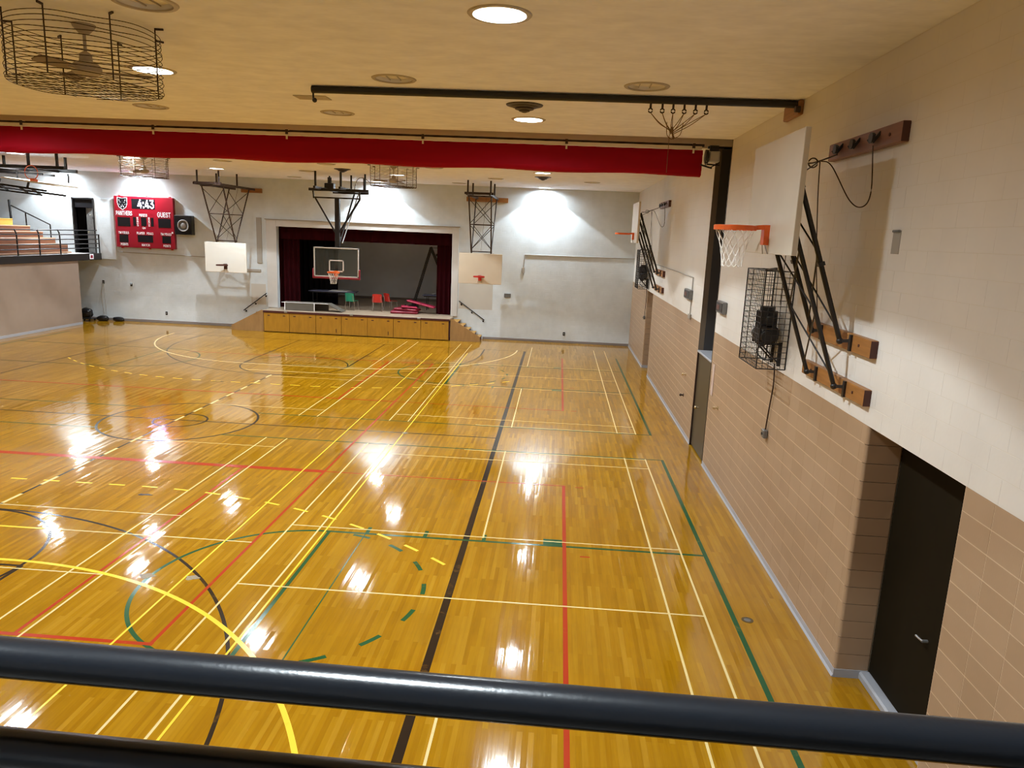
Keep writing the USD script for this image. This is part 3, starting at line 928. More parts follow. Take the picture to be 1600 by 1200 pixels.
floor_mat(-7.05, 33.5, SD + 0.005, 1.25, 0.75, 0.11, 6, 0, M_MATD, "dark red mat at the bottom of the pile on the stage")
floor_mat(-6.95, 33.6, SD + 0.12, 1.1, 0.7, 0.10, -10, 1, M_MATD, "dark red mat second from the bottom of the pile on the stage")
floor_mat(-6.85, 33.55, SD + 0.235, 0.75, 0.6, 0.07, 14, 4, M_MAT, "short magenta mat near the top of the pile on the stage")
floor_mat(-6.32, 33.75, SD + 0.27, 1.35, 0.5, 0.07, -4, 12, M_MAT, "long magenta mat sliding off the right of the pile on the stage")

rp = T("ramp_platform", "low grey platform with white edges and a board sloping off its right on the stage", "platform", (-11.4, 32.75, SD))
rp.part("front_board", rb(-12.35, -10.98, 32.45, 32.49, SD, SD + 0.33, 0.008), M_RAMP)
rp.part("top_board", rb(-12.5, -10.35, 32.45, 33.05, SD + 0.33, SD + 0.36, 0.008), M_RAMP)
rp.part("edge_strip", [rb(-12.37, -12.33, 32.435, 32.46, SD, SD + 0.37, 0.005)], M_LETTER)
rp.part("edge_strip", [rb(-11.0, -10.96, 32.435, 32.46, SD, SD + 0.35, 0.005)], M_LETTER)
rp.part("edge_strip", [rb(-12.5, -10.35, 32.43, 32.455, SD + 0.345, SD + 0.365, 0.005)], M_LETTER)
rp.part("sloping_board", bar((-10.36, 32.75, SD + 0.34), (-9.72, 32.75, SD + 0.025), 0.6, 0.03), M_RAMP)
rp.part("rear_board", rb(-12.35, -10.5, 33.0, 33.04, SD, SD + 0.33, 0.008), M_RAMP)

af = T("a_frame_pole", "tall black A-frame pole standing on a foot at the right of the stage", "pole", (-7.1, 36.2, SD))
af.part("long_pole", bar((-7.18, 36.2, SD + 0.12), (-6.33, 36.2, 3.98), 0.13, 0.14, (0, 1, 0)), M_BLACK)
af.part("short_pole", bar((-6.36, 36.2, 4.0), (-5.55, 36.2, 2.2), 0.12, 0.13, (0, 1, 0)), M_BLACK)
af.part("foot", [rb(-7.42, -6.95, 35.95, 36.45, SD, SD + 0.13, 0.03), rb(-7.26, -7.04, 36.1, 36.3, SD + 0.12, SD + 0.42, 0.03)], M_BLACK)
af.part("caster", cyl((-7.60, 36.15, SD + 0.07), (-7.60, 36.25, SD + 0.07), 0.07, 14), M_BLACK)
af.part("caster_arm", bar((-7.6, 36.27, SD + 0.07), (-7.2, 36.27, SD + 0.1), 0.03, 0.03), M_BLACK)
af.part("hook", [cyl((-6.02, 36.2, 3.95), (-6.02, 36.2, 3.66), 0.012, 6), rb(-6.09, -5.96, 36.16, 36.24, 3.56, 3.68, 0.02), bar((-6.36, 36.2, 3.97), (-6.0, 36.2, 3.97), 0.02, 0.02)], M_BLACK)

# ================================================================ LAMPS AND CEILING FITTINGS
def fixture(name, label, x, y, lit, group=None):
    t = T(name, label, "ceiling light", (x, y, ZC), group=group, local=True)
    t.part("trim_ring", lathe([(0.248, 0.0), (0.258, -0.014), (0.30, -0.012), (0.312, 0.0), (0.312, 0.004), (0.248, 0.004)], 40), M_RING, smooth=35)
    t.part("reflector", lathe([(0.250, 0.0), (0.225, 0.10), (0.19, 0.16), (0.0, 0.17), (0.0, 0.175), (0.195, 0.165), (0.23, 0.105), (0.256, 0.0)], 40), M_CAN, smooth=35)
    if lit:
        t.part("lens", lathe([(0.0, 0.035), (0.12, 0.039), (0.19, 0.052), (0.228, 0.07), (0.228, 0.075), (0.0, 0.055)], 40), M_LENS, smooth=35)
        lp = UsdLux.SphereLight.Define(stage, t.path + "/lamp")
        lp.AddTranslateOp().Set(Gf.Vec3d(0, 0, -0.015))
        lp.CreateRadiusAttr(0.05)
        lp.CreateIntensityAttr(SPOT_POWER)
        lp.CreateColorAttr(Gf.Vec3f(*LAMP_COLOR))
        sh = UsdLux.ShapingAPI.Apply(lp.GetPrim())
        sh.CreateShapingConeAngleAttr(57.0)
        sh.CreateShapingConeSoftnessAttr(0.12)
    else:
        t.part("diffuser", lathe([(0.0, 0.028), (0.15, 0.03), (0.238, 0.045), (0.238, 0.05), (0.0, 0.036)], 40), M_DIFF, smooth=35)
        t.part("lamp_clip", [bx(-0.10, -0.09, -0.2, 0.2, 0.015, 0.03), bx(0.05, 0.06, -0.2, 0.2, 0.015, 0.03)], M_RING)
    return t


LIT_LABEL = ["lit round ceiling downlight at the top of the picture, nearest the viewer", "lit ceiling downlight just beyond the round vent, in front of the red curtain", "lit ceiling downlight beside the nearest caged fan",
             "lit ceiling downlight beyond the curtain, directly in front of the far round vent", "lit ceiling downlight against the far wall right of the stage", "lit ceiling downlight seen inside the middle caged fan",
             "lit ceiling downlight against the far wall above the stage opening", "lit ceiling downlight above the far left white backboard", "lit ceiling downlight at the top of the far left fan cage",
             "lit ceiling downlight above the folded backstop at the far left", "lit ceiling downlight against the far wall above the scoreboard", "lit ceiling downlight against the far wall above the left bleachers"]
for i, (x, y) in enumerate(LIT):
    vis = i < len(LIT_LABEL)
    fixture("ceiling_downlight", LIT_LABEL[i] if vis else "lit ceiling downlight out of the picture or hidden behind the red curtain", x, y, True, None if vis else "lit downlights out of sight")
UN_LABEL = ["unlit round ceiling light cut by the top edge, above the nearest caged fan", "unlit round ceiling light just beyond the left half of the black ceiling pipe", "unlit round ceiling light nearest the white right wall, by the rope hooks",
            "unlit round ceiling light between the black pipe's free end and the red curtain", "unlit round ceiling light between the nearest caged fan and the red curtain", "unlit far ceiling light just under the red curtain, above the stage backstop",
            "unlit far ceiling light left above the stage backstop", "unlit far ceiling light at the far wall left of the stage backstop", "unlit far ceiling light right of the middle caged fan",
            "unlit far ceiling light at the far wall beside the right truss backstop", "unlit far ceiling light between the right truss backstop and the far round vent", "unlit far ceiling light nearest the right wall beyond the curtain",
            "unlit far ceiling light above the left truss backstop under the curtain", "unlit far ceiling light between the left fan cage and the left truss backstop"]
first = fixture("unlit_downlight", UN_LABEL[0], UNLIT[0][0], UNLIT[0][1], False)
for (x, y), lab in zip(UNLIT[1:], UN_LABEL[1:]):
    dup(first, (x, y, ZC), lab)


def vent(x, y, label):
    t = T("ceiling_vent", label, "vent", (x, y, ZC), local=True)
    t.part("outer_cone", lathe([(0.30, 0.0), (0.29, -0.015), (0.22, -0.03), (0.215, -0.022), (0.28, 0.0)], 40), M_DKBRN, smooth=40)
    for r, z in ((0.22, -0.045), (0.155, -0.08), (0.09, -0.11)):
        t.part("cone_ring", lathe([(r, z + 0.045), (r - 0.005, z + 0.01), (r - 0.06, z - 0.008), (r - 0.064, z - 0.002), (r - 0.012, z + 0.018), (r - 0.008, z + 0.045)], 36), M_DKBRN, smooth=40)
    t.part("throat", cyl((0, 0, -0.09), (0, 0, 0.0), 0.055, 20), M_SLOT)


vent(-0.69, 12.33, "dark stepped round air vent in the near ceiling, beyond the black pipe")
vent(-7.88, 26.5, "dark round air vent in the far ceiling above the stage backstop")
vent(-0.74, 26.75, "dark round air vent in the far ceiling by the lit downlight, right half")
one("ceiling_hatch", rb(-4.40, -3.86, 12.08, 12.42, ZC - 0.012, ZC, 0.006), M_RING, "small flat ceiling plate beside the free end of the black pipe", "ceiling plate")


def fan(cx, cy, label_f, label_c, turn):
    zb = 6.15
    t = T("ceiling_fan", label_f, "fan", (cx, cy, ZC))
    t.part("canopy", lathe([(0.0, ZC - 0.10), (0.05, ZC - 0.095), (0.11, ZC - 0.03), (0.12, ZC), (0.0, ZC)], 24, (cx, cy, 0)), M_FANW, smooth=40)
    t.part("downrod", cyl((cx, cy, ZC - 0.08), (cx, cy, 6.46), 0.017, 10), M_FANW)
    t.part("motor", lathe([(0.0, 6.27), (0.10, 6.275), (0.15, 6.31), (0.155, 6.37), (0.12, 6.40), (0.07, 6.42), (0.06, 6.50), (0.03, 6.52), (0.0, 6.52)], 28, (cx, cy, 0)), M_FANW, smooth=40)
    for k in range(3):
        a = turn + k * 2 * math.pi / 3
        d, n = np.array([math.cos(a), math.sin(a), 0]), np.array([-math.sin(a), math.cos(a), 0])
        blade = Polygon([(0.20, -0.055), (0.28, -0.075), (0.62, -0.085), (0.66, -0.05), (0.66, 0.05), (0.62, 0.085), (0.28, 0.075), (0.20, 0.055)])
        b = extrude(blade, 0.010)
        b.apply_transform(trimesh.transformations.rotation_matrix(math.radians(16), (1, 0, 0)))
        tm = np.eye(4)
        tm[:3, 0], tm[:3, 1], tm[:3, 3] = d, n, (cx, cy, 6.315)
        b.apply_transform(tm)
        bp = t.part("blade", b, M_FANB)
        t.part("blade_iron", bar(np.array((cx, cy, 6.32)) + d * 0.12, np.array((cx, cy, 6.32)) + d * 0.26, 0.05, 0.012), M_FANW, under=bp)
    c = T("fan_cage", label_c, "fan guard", (cx, cy, ZC))
    R, N = 0.76, 8
    ang = [turn * 0.3 + k * 2 * math.pi / N for k in range(N)]
    for a in ang:
        x, y = cx + R * math.cos(a), cy + R * math.sin(a)
        c.part("hanger_rod", [cyl((x, y, zb), (x, y, ZC), 0.008, 6), bar((x, y, ZC - 0.01), (x + 0.09 * math.cos(a), y + 0.09 * math.sin(a), ZC - 0.01), 0.02, 0.02)], M_WIRE)
    aa = np.linspace(0, 2 * np.pi, 64, endpoint=False)
    for k in range(13):
        z = zb + (ZC - 0.06 - zb) * k / 12
        ph = RNG.uniform(0, 6.28)
        w = 0.008
        pts = np.stack([cx + (R + 0.006 * np.sin(5 * aa + ph)) * np.cos(aa), cy + (R + 0.006 * np.sin(5 * aa + ph)) * np.sin(aa), z + w * np.sin(4 * aa + ph) + 0.5 * w * np.sin(7 * aa + 2 * ph)], 1)
        c.part("hoop_wire", tube(pts, 0.0042, 5, True), M_WIRE)
    grid = []
    for k in range(-8, 9):
        o = k * 0.085
        h = math.sqrt(max(R * R - o * o, 0))
        grid.append(tube([(cx + o, cy + q, zb + 0.01 * math.sin(9 * q + k)) for q in np.linspace(-h, h, 9)], 0.0032, 4))
        if k % 2 == 0:
            grid.append(tube([(cx + q, cy + o, zb - 0.004 + 0.008 * math.sin(7 * q)) for q in np.linspace(-h, h, 9)], 0.004, 4))
    c.part("bottom_grid", grid, M_WIRE)


fan(-5.30, 8.22, "white three-blade ceiling fan nearest the viewer at top left", "brown wire cage round the nearest ceiling fan, top left", 0.35)
fan(-5.60, 24.6, "ceiling fan in the middle cage beyond the red curtain", "wire cage round the middle ceiling fan beyond the red curtain", 1.3)
fan(-14.10, 24.6, "ceiling fan in the cage above the scoreboard", "wire cage round the ceiling fan above the scoreboard", 0.6)

# ---- dividing curtain, gathered up under the ceiling slot
YC = 16.3
cur = T("divider_curtain", "long red vinyl dividing curtain gathered up under the ceiling", "curtain", (-8.8, YC, 6.6))
segs = []
prof = [(-0.10, 6.655), (-0.135, 6.56), (-0.115, 6.50), (-0.14, 6.41), (-0.12, 6.34), (-0.145, 6.25), (-0.12, 6.155), (-0.02, 6.13), (0.08, 6.15), (0.11, 6.28), (0.09, 6.42), (0.12, 6.55), (0.09, 6.655)]
n = 60
xs = np.linspace(XL + 0.3, 2.88, n)
V, Fc = [], []
for i, x in enumerate(xs):
    for j, (py_, pz) in enumerate(prof):
        V.append((x, YC + py_ + 0.010 * math.sin(1.7 * x + j), pz + (0.018 * math.sin(2.1 * x + 0.7 * j) if pz < 6.6 else 0) - 0.003 * (2.9 - x) * (0.4 if pz < 6.3 else 0)))
k = len(prof)
for i in range(n - 1):
    for j in range(k):
        a, b, c, d = i * k + j, i * k + (j + 1) % k, (i + 1) * k + (j + 1) % k, (i + 1) * k + j
        Fc += [(a, b, c), (a, c, d)]
for j in range(1, k - 1):
    Fc += [(0, j + 1, j), ((n - 1) * k, (n - 1) * k + j, (n - 1) * k + j + 1)]
cur.part("vinyl_folds", trimesh.Trimesh(np.array(V), np.array(Fc), process=False), M_RED, smooth=50)
cur.part("top_batten", rb(XL + 0.3, 2.86, YC - 0.12, YC - 0.06, 6.665, 6.735, 0.012), M_CREAM)
for x in (-12.0, -9.0, -6.02, -3.05, 0.02, 2.68):
    cur.part("lift_strap", [bx(x - 0.02, x + 0.02, YC - 0.160, YC - 0.145, 6.58, 6.78), bx(x - 0.02, x + 0.02, YC - 0.16, YC - 0.05, 6.775, 6.785)], M_CREAM)
    cur.part("strap_buckle", rb(x - 0.03, x + 0.03, YC - 0.17, YC - 0.15, 6.68, 6.78, 0.005), M_WIRE)
cur.part("hoist_pipe", cyl((XL + 0.1, YC, ZC - 0.04), (2.92, YC, ZC - 0.04), 0.03, 10), M_DKBRN)
mo = T("curtain_hoist", "pale curtain hoist box with black fittings at the right end of the red curtain", "hoist motor", (3.1, YC, 6.5))
mo.part("motor_box", rb(3.02, 3.24, YC - 0.17, YC + 0.08, 6.42, 6.64, 0.02), M_TRIM)
mo.part("gear_wheel", cyl((2.94, YC - 0.1, 6.53), (3.0, YC - 0.1, 6.53), 0.14, 20), M_BLACK)
mo.part("drum", cyl((3.02, YC - 0.12, 6.70), (3.20, YC - 0.12, 6.70), 0.06, 16), M_BLACK)
mo.part("bracket", [bar((2.95, YC - 0.1, 6.38), (3.25, YC - 0.1, 6.36), 0.03, 0.03), bar((2.85, YC - 0.12, 6.36), (3.1, YC - 0.08, 6.30), 0.03, 0.03), bar((3.05, YC - 0.1, 6.30), (3.25, YC - 0.1, 6.42), 0.03, 0.02), bx(3.0, 3.34, YC - 0.03, YC + 0.03, 6.70, 6.75)], M_BLACK)
mo.part("hook", torus((2.96, YC - 0.16, 6.40), 0.05, 0.012, "x", 16, 6), M_STEEL)

# ---- rope pipe with six hooks and the gathered ropes
YP, ZP = 11.25, 6.744
pr = T("rope_pipe", "long black pipe under the near ceiling running from mid room to the right wall", "pipe", (-0.3, YP, ZP))
pr.part("pipe", cyl((-3.80, YP, ZP), (XR - 0.05, YP, ZP), 0.052, 16), M_BLACK, smooth=40)
pr.part("end_drop", [cyl((-3.78, YP, ZP + 0.04), (-3.78, YP, ZP - 0.14), 0.014, 8), trimesh.creation.icosphere(2, 0.035).apply_translation((-3.76, YP, ZP - 0.15))], M_BLACK)
wb = pr.part("wall_block", rb(XR - 0.07, XR, YP - 0.10, YP + 0.62, ZP - 0.15, ZP + 0.05, 0.01), M_WOOD)
pr.part("bolt", cyl((XR - 0.12, YP - 0.1, ZP - 0.08), (XR - 0.05, YP - 0.1, ZP - 0.08), 0.045, 12), M_DKBRN, under=wb)
hx = [1.20, 1.37, 1.525, 1.685, 1.845, 2.00]
for x in hx:
    h = pr.part("hook", cyl((x, YP, ZP - 0.03), (x, YP, ZP - 0.12), 0.016, 8), M_DKBRN)
    pr.part("hook_eye", torus((x, YP, ZP - 0.145), 0.028, 0.010, "y", 18, 6), M_DKBRN, under=h)
rg = T("climbing_ropes", "bundle of thin tan ropes hanging gathered below the six hooks", "rope", (1.56, YP, 6.3))
kn = np.array((1.53, YP, 6.36))
for i, x in enumerate(hx):
    a = np.array((x, YP, ZP - 0.17))
    for s_ in (-1, 1):
        mid = (a + kn) / 2 + np.array(((x - 1.6) * 0.06 + s_ * 0.012, 0.02 * s_, -0.035 - 0.01 * s_))
        end = kn + np.array((0.018 * s_, 0.01 * s_, -0.04 - 0.02 * (i % 3)))
        rg.part("rope", tube(bez([a, mid, end], 14), 0.0055, 6), M_ROPE, smooth=60)
    if i in (1, 4):
        rg.part("rope_loop", tube(bez([(a + kn) / 2 + (0, 0, -0.02), (a * 0.35 + kn * 0.65) + (0.01 * (1 if i == 4 else -1), 0, -0.16), kn + (0.0, 0, -0.15)], 16), 0.005, 6), M_ROPE, smooth=60)
rg.part("knot", trimesh.creation.icosphere(2, 0.03).apply_transform(np.diag([0.8, 0.8, 1.6, 1])).apply_translation(kn - (0, 0, 0.02)), M_ROPE, smooth=True)
rg.part("tail", [tube(bez([kn, kn + (0.012, 0, -0.08), kn + (0.03, 0, -0.15)], 8), 0.008, 6), tube(bez([kn, kn + (0.02, 0, -0.08), kn + (0.045, 0.01, -0.13)], 8), 0.008, 6)], M_ROPE)
rg.part("pull_cord", cyl(kn + (-0.03, 0, -0.02), kn + (-0.03, 0, -0.62), 0.004, 6), M_ROPE)


# ================================================================ BACKSTOPS
def rim_parts(t, c, d, m_rim, plate=True, net=True, side=None, r=0.2286):
    """Hoop of centre c whose plate lies on the board behind it; d is the unit vector from the board to the hoop."""
    c, d = np.array(c, float), np.array(d, float)
    s = np.array([-d[1], d[0], 0.0])
    rp_ = t.part("rim", torus(c, r, 0.011, "z", 40, 8), m_rim, smooth=True)
    back = c - d * (r + 0.15)
    t.part("rim_band", lathe([(r - 0.012, -0.045), (r + 0.010, -0.045), (r + 0.012, 0.0), (r - 0.010, 0.0), (r - 0.012, -0.045)], 40, c), m_rim, smooth=40, under=rp_)
    t.part("rim_bracket", [bar(c - d * (r - 0.02) - (0, 0, 0.012), back + d * 0.062, 0.12, 0.05), bar(back + d * 0.03 - (0, 0, 0.20), back + d * 0.03 + (0, 0, 0.025), 0.13, 0.06, d)], m_rim, under=rp_)
    for q in (-1, 1):
        t.part("stay_rod", cyl(back + d * 0.04 + s * 0.055 * q - (0, 0, 0.19), back + d * 0.01 + s * 0.10 * q - (0, 0, 0.30), 0.007, 6), M_STEEL, under=rp_)
    if net:
        n, lv = 12, 6
        H = 0.42
        strands = []

        def P(k, l):
            f = l / (lv - 1.0)
            rr = r * (1 - f) + 0.115 * f + 0.02 * math.sin(math.pi * f) * -1
            a = 2 * math.pi * (k + 0.5 * (l % 2)) / n
            return c + np.array([rr * math.cos(a), rr * math.sin(a), -0.012 - H * f + 0.006 * math.sin(3.3 * k + l)])
        for k in range(n):
            for l in range(lv - 1):
                q = k if l % 2 == 0 else k + 1
                strands.append(tube([P(k, l), P(k, l + 1)], 0.0034, 4))
                strands.append(tube([P(q if l % 2 else k, l) if l % 2 == 0 else P(k, l), P(k - 1 if l % 2 == 0 else k + 1, l + 1)], 0.0034, 4))
            strands.append(tube(bez([P(k, lv - 1), (P(k, lv - 1) + P(k + 1, lv - 1)) / 2 - (0, 0, 0.03), P(k + 1, lv - 1)], 6), 0.0042, 4))
        t.part("net", strands, M_NET)


def side_backstop(ym, s, label, near):
    """Wall-hung side backstop, swung up: ym is its axis, s = +1 near copy, -1 mirrored about ym."""
    Y = lambda y: ym + s * (y - 8.75)
    xb = 2.38
    t = T("wall_backstop", label, "basketball hoop", (XR, ym, 4.3))

    def B(y0, y1):
        return (min(Y(y0), Y(y1)), max(Y(y0), Y(y1)))
    # boards on the wall
    for z0, z1, nm in ((3.64, 3.83, "upper"), (3.13, 3.31, "lower")):
        y0, y1 = B(7.70, 9.68)
        bd = t.part("wall_board", rb(XR - 0.075, XR, y0, y1, z0, z1, 0.006), M_WOOD)
        for e in (y0, y1):
            t.part("board_end", bx(XR - 0.0755, XR - 0.001, e - 0.002, e + 0.002, z0 + .006, z1 - .006), M_WOODD, under=bd)
        for q in (8.0, 8.55, 9.35):
            t.part("bolt", cyl((XR - 0.085, Y(q), (z0 + z1) / 2), (XR - 0.07, Y(q), (z0 + z1) / 2), 0.016, 8), M_WOODD, under=bd)
    y0, y1 = B(7.68, 9.66)
    bd = t.part("wall_board", rb(XR - 0.075, XR, y0, y1, 5.80, 6.0, 0.006), M_WOODR)
    for e in (y0, y1):
        t.part("board_end", bx(XR - 0.0755, XR - 0.001, e - 0.002, e + 0.002, 5.806, 5.994), M_WOODD, under=bd)
    for q in (7.95, 8.35, 9.0, 9.5):
        t.part("bolt", cyl((XR - 0.085, Y(q), 5.90), (XR - 0.07, Y(q), 5.90), 0.018, 8), M_WOODD, under=bd)
    for q in (8.22, 8.75, 9.25):
        t.part("pulley", [cyl((XR - 0.16, Y(q), 5.90), (XR - 0.13, Y(q), 5.90), 0.055, 16), bar((XR - 0.145, Y(q) - 0.02, 5.85), (XR - 0.07, Y(q) - 0.02, 5.96), 0.03, 0.03), bar((XR - 0.145, Y(q) + 0.09, 5.87), (XR - 0.075, Y(q) + 0.05, 5.93), 0.03, 0.04)], M_BLACK, under=bd)
    # pivots and the four tubes
    ys = (8.35, 9.28)
    low = [np.array((XR - 0.15, Y(q), 3.215)) for q in ys]
    upp = [np.array((XR - 0.15, Y(q), 3.735)) for q in ys]
    tl = [np.array((2.60, Y(q), 4.82)) for q in ys]
    tu = [np.array((2.50, Y(q), 5.60)) for q in ys]
    for p in low + upp:
        t.part("pivot_bracket", [bar(p, (XR - 0.07, p[1] - 0.12 * s, p[2] + 0.02), 0.03, 0.035), bar((XR - 0.085, p[1] - 0.14 * s, p[2] - 0.09), (XR - 0.085, p[1] - 0.14 * s, p[2] + 0.09), 0.03, 0.05, (0, 1, 0)), trimesh.creation.icosphere(2, 0.038).apply_translation(p)], M_BLACK)
    for a, b in zip(low, tl):
        t.part("lower_tube", cyl(a, b + (b - a) * 0.12, 0.026, 12), M_BLACK, smooth=40)
    for a, b in zip(upp, tu):
        t.part("upper_tube", [cyl(a, b, 0.028, 12), cyl(b - (b - a) * 0.12, b, 0.038, 12)], M_BLACK, smooth=40)
        u = a + (b - a) * 0.45
        t.part("tube_clamp", bar(u - (b - a) * 0.01, u + (b - a) * 0.012, 0.075, 0.07), M_BLACK)
    for A, Bb in ((low, tl), (upp, tu)):
        for f0, f1 in ((0.08, 0.52), (0.52, 0.95)):
            p = [A[0] + (Bb[0] - A[0]) * f0, A[1] + (Bb[1] - A[1]) * f0, A[0] + (Bb[0] - A[0]) * f1, A[1] + (Bb[1] - A[1]) * f1]
            t.part("cross_rod", cyl(p[0], p[3], 0.010, 8), M_BLACK)
            t.part("cross_rod", cyl(p[1], p[2], 0.010, 8), M_BLACK)
    t.part("head_frame", [bar((2.46, Y(q), 4.70), (2.46, Y(q), 5.68), 0.05, 0.05, (1, 0, 0)) for q in ys] + [bar((2.46, Y(8.2), 5.62), (2.46, Y(9.4), 5.62), 0.04, 0.04), bar((2.46, Y(8.2), 4.80), (2.46, Y(9.4), 4.80), 0.04, 0.04)], M_BLACK)
    for k in range(2):
        t.part("hanger_rod", cyl((2.47, Y(ys[k]), 5.6), (2.52, Y(ys[k]), 4.72), 0.011, 8), M_BLACK)
    # the board
    y0, y1 = B(7.80, 9.70)
    bd = t.part("backboard", rb(xb, xb + 0.058, y0, y1, 4.66, 5.93, 0.004), mat("cream_backboard", (0.66, 0.605, 0.51), 0.4, vary=0.06, vscale=1.5))
    t.part("edge_band", [bx(xb + 0.004, xb + 0.057, Y(7.80) - 0.002, Y(7.80) + 0.002, 4.664, 5.926), bx(xb + 0.004, xb + 0.057, y0 + .01, y1 - .01, 4.656, 4.662)], M_BOARDE, under=bd)
    t.part("batten", [bx(xb + 0.058, xb + 0.085, Y(8.2) - 0.05, Y(8.2) + 0.05, 4.7, 5.9), bx(xb + 0.058, xb + 0.085, Y(9.4) - 0.05, Y(9.4) + 0.05, 4.7, 5.9)], M_BOARDE, under=bd)
    rim_parts(t, (xb - 0.3786, Y(8.75), 4.955), (-1, 0, 0), M_ORANGE, net=near)
    # cables
    top = np.array((2.52, Y(8.25), 5.62))
    yk = np.array((2.9, Y(8.85), 5.72))
    w1 = np.array((XR - 0.12, Y(9.25), 5.84))
    t.part("hoist_cable", [tube(bez([top, (2.7, Y(8.5), 5.655), yk, w1], 20), 0.009, 6), tube(bez([top + (0, 0, -0.1), (2.68, Y(8.5), 5.6), yk], 12), 0.007, 6), torus((2.72, Y(8.52), 5.66), 0.05, 0.008, "y", 14, 6)], M_WIRE)
    t.part("hoist_cable", tube(bez([yk, (3.0, Y(8.75), 5.66), (3.15, Y(8.5), 5.28), (3.22, Y(8.3), 5.20), (3.26, Y(8.22), 5.35), (XR - 0.10, Y(8.28), 5.83)], 40), 0.0065, 6), M_WIRE, smooth=60)
    t.part("slack_cable", tube(bez([yk, (2.93, Y(8.86), 5.3), (2.98, Y(8.8), 4.6), (3.06, Y(8.75), 3.9)], 20), 0.006, 6), M_WIRE, smooth=60)
    t.part("safety_loop", tube(bez([(2.50, Y(9.0), 5.12), (2.56, Y(8.8), 4.98), (2.62, Y(8.45), 5.14)], 16), 0.007, 6), M_WIRE, smooth=60)
    return t


side_backstop(8.75, 1, "white wall-hung backstop with orange rim swung up on the near right wall", True)
side_backstop(24.45, 1, "smaller wall-hung backstop swung up on the far right wall beyond the curtain slot", False)


def winch(y0, y1, s, label_c, label_w, cord_y, yw):
    """Caged winch on the right wall."""
    z0, z1, xf = 3.0, 4.40, XR - 0.42
    c = T("winch_cage", label_c, "wire cage", (XR, (y0 + y1) / 2, 3.7))
    fr = []
    for y in (y0, y1):
        for x in (xf, XR - 0.01):
            fr.append(bar((x, y, z0), (x, y, z1), 0.016, 0.016, (1, 0, 0)))
    for z in (z0, z1):
        fr += [bar((xf, y0, z), (xf, y1, z), 0.014, 0.014), bar((xf, y0, z), (XR - 0.01, y0, z), 0.014, 0.014), bar((xf, y1, z), (XR - 0.01, y1, z), 0.014, 0.014)]
    c.part("frame", fr, M_BLACK)
    g = []
    for k in range(1, 17):
        z = z0 + (z1 - z0) * k / 17
        g += [cyl((xf, y0, z), (xf, y1, z), 0.0045, 5), cyl((xf, y0, z), (XR, y0, z), 0.0045, 5), cyl((xf, y1, z), (XR, y1, z), 0.0045, 5)]
    n = max(3, int((y1 - y0) / 0.085))
    for k in range(1, n):
        y = y0 + (y1 - y0) * k / n
        g.append(cyl((xf, y, z0), (xf, y, z1), 0.0045, 5))
    for k in range(1, 5):
        x = xf + (XR - xf) * k / 5
        g += [cyl((x, y0, z0), (x, y0, z1), 0.0045, 5), cyl((x, y1, z0), (x, y1, z1), 0.0045, 5), cyl((x, y0, z0), (x, y1, z0), 0.0045, 5), cyl((x, y0, z1), (x, y1, z1), 0.0045, 5)]
    c.part("wire_mesh", g, M_BLACK)
    c.part("top_bar", bar((xf, y0, z1 + 0.01), (XR, y1, z1 + 0.01), 0.03, 0.03), M_DKBRN)
    t = T("winch", label_w, "winch", (XR, yw, 3.5))
    x = XR - 0.20
    t.part("motor", [cyl((x, yw + 0.06, 3.50), (x, yw + 0.06, 3.80), 0.15, 22), cyl((x, yw + 0.06, 3.80), (x, yw + 0.06, 3.86), 0.11, 20), rb(x - 0.06, x + 0.06, yw - 0.16, yw - 0.06, 3.58, 3.74, 0.02)] + [rb(x - 0.156, x + 0.156, yw + 0.05 , yw + 0.07, 3.52, 3.78, 0.004)], M_BLACK, smooth=40)
    t.part("gearbox", [rb(x - 0.14, x + 0.14, yw - 0.20, yw + 0.20, 3.36, 3.58, 0.04), cyl((x - 0.16, yw - 0.05, 3.47), (x + 0.1, yw - 0.05, 3.47), 0.14, 20), cyl((x - 0.05, yw - 0.28, 3.44), (x - 0.05, yw + 0.30, 3.44), 0.09, 18)], M_BLACK, smooth=40)
    t.part("drum", cyl((x - 0.02, yw + 0.10, 3.32), (x - 0.02, yw + 0.40, 3.36), 0.075, 16), M_DKBRN)
    for q in (yw - 0.15, yw + 0.2):
        t.part("shelf_bracket", [bar((XR - 0.02, q, 3.0), (XR - 0.02, q, 3.36), 0.05, 0.03, (0, 1, 0)), bar((XR - 0.02, q, 3.33), (XR - 0.34, q, 3.33), 0.05, 0.03), bar((XR - 0.03, q, 3.05), (XR - 0.30, q, 3.32), 0.04, 0.02)], M_BLACK)
    t.part("power_lead", tube(bez([(x - 0.05, yw - 0.05, 3.36), (x - 0.1, yw + 0.02, 3.18), (x, yw - 0.08, 3.08), (XR - 0.04, yw - 0.13, 3.12)], 20), 0.012, 6), M_BLACK, smooth=60)
    t.part("lift_cable", cyl((XR - 0.06, yw - 0.05, 3.9), (XR - 0.06, yw - 0.05, 5.8), 0.005, 6), M_WIRE)
    k = T("pull_switch", label_w.split(" winch")[0] + " winch's grey switch box on a dark hanging cord", "switch", (XR, cord_y, 2.0))
    k.part("cord", tube(bez([(XR - 0.04, cord_y - 0.12 * s, 3.02), (XR - 0.03, cord_y - 0.14 * s, 2.7), (XR - 0.03, cord_y - 0.06 * s, 2.3), (XR - 0.03, cord_y, 1.97)], 20), 0.011, 6), M_WIRE, smooth=60)
    k.part("box", rb(XR - 0.075, XR - 0.004, cord_y - 0.07, cord_y + 0.07, 1.84, 1.97, 0.012), M_GREYBOX)
    k.part("button", cyl((XR - 0.09, cord_y, 1.905), (XR - 0.07, cord_y, 1.905), 0.02, 10), M_BLACK)


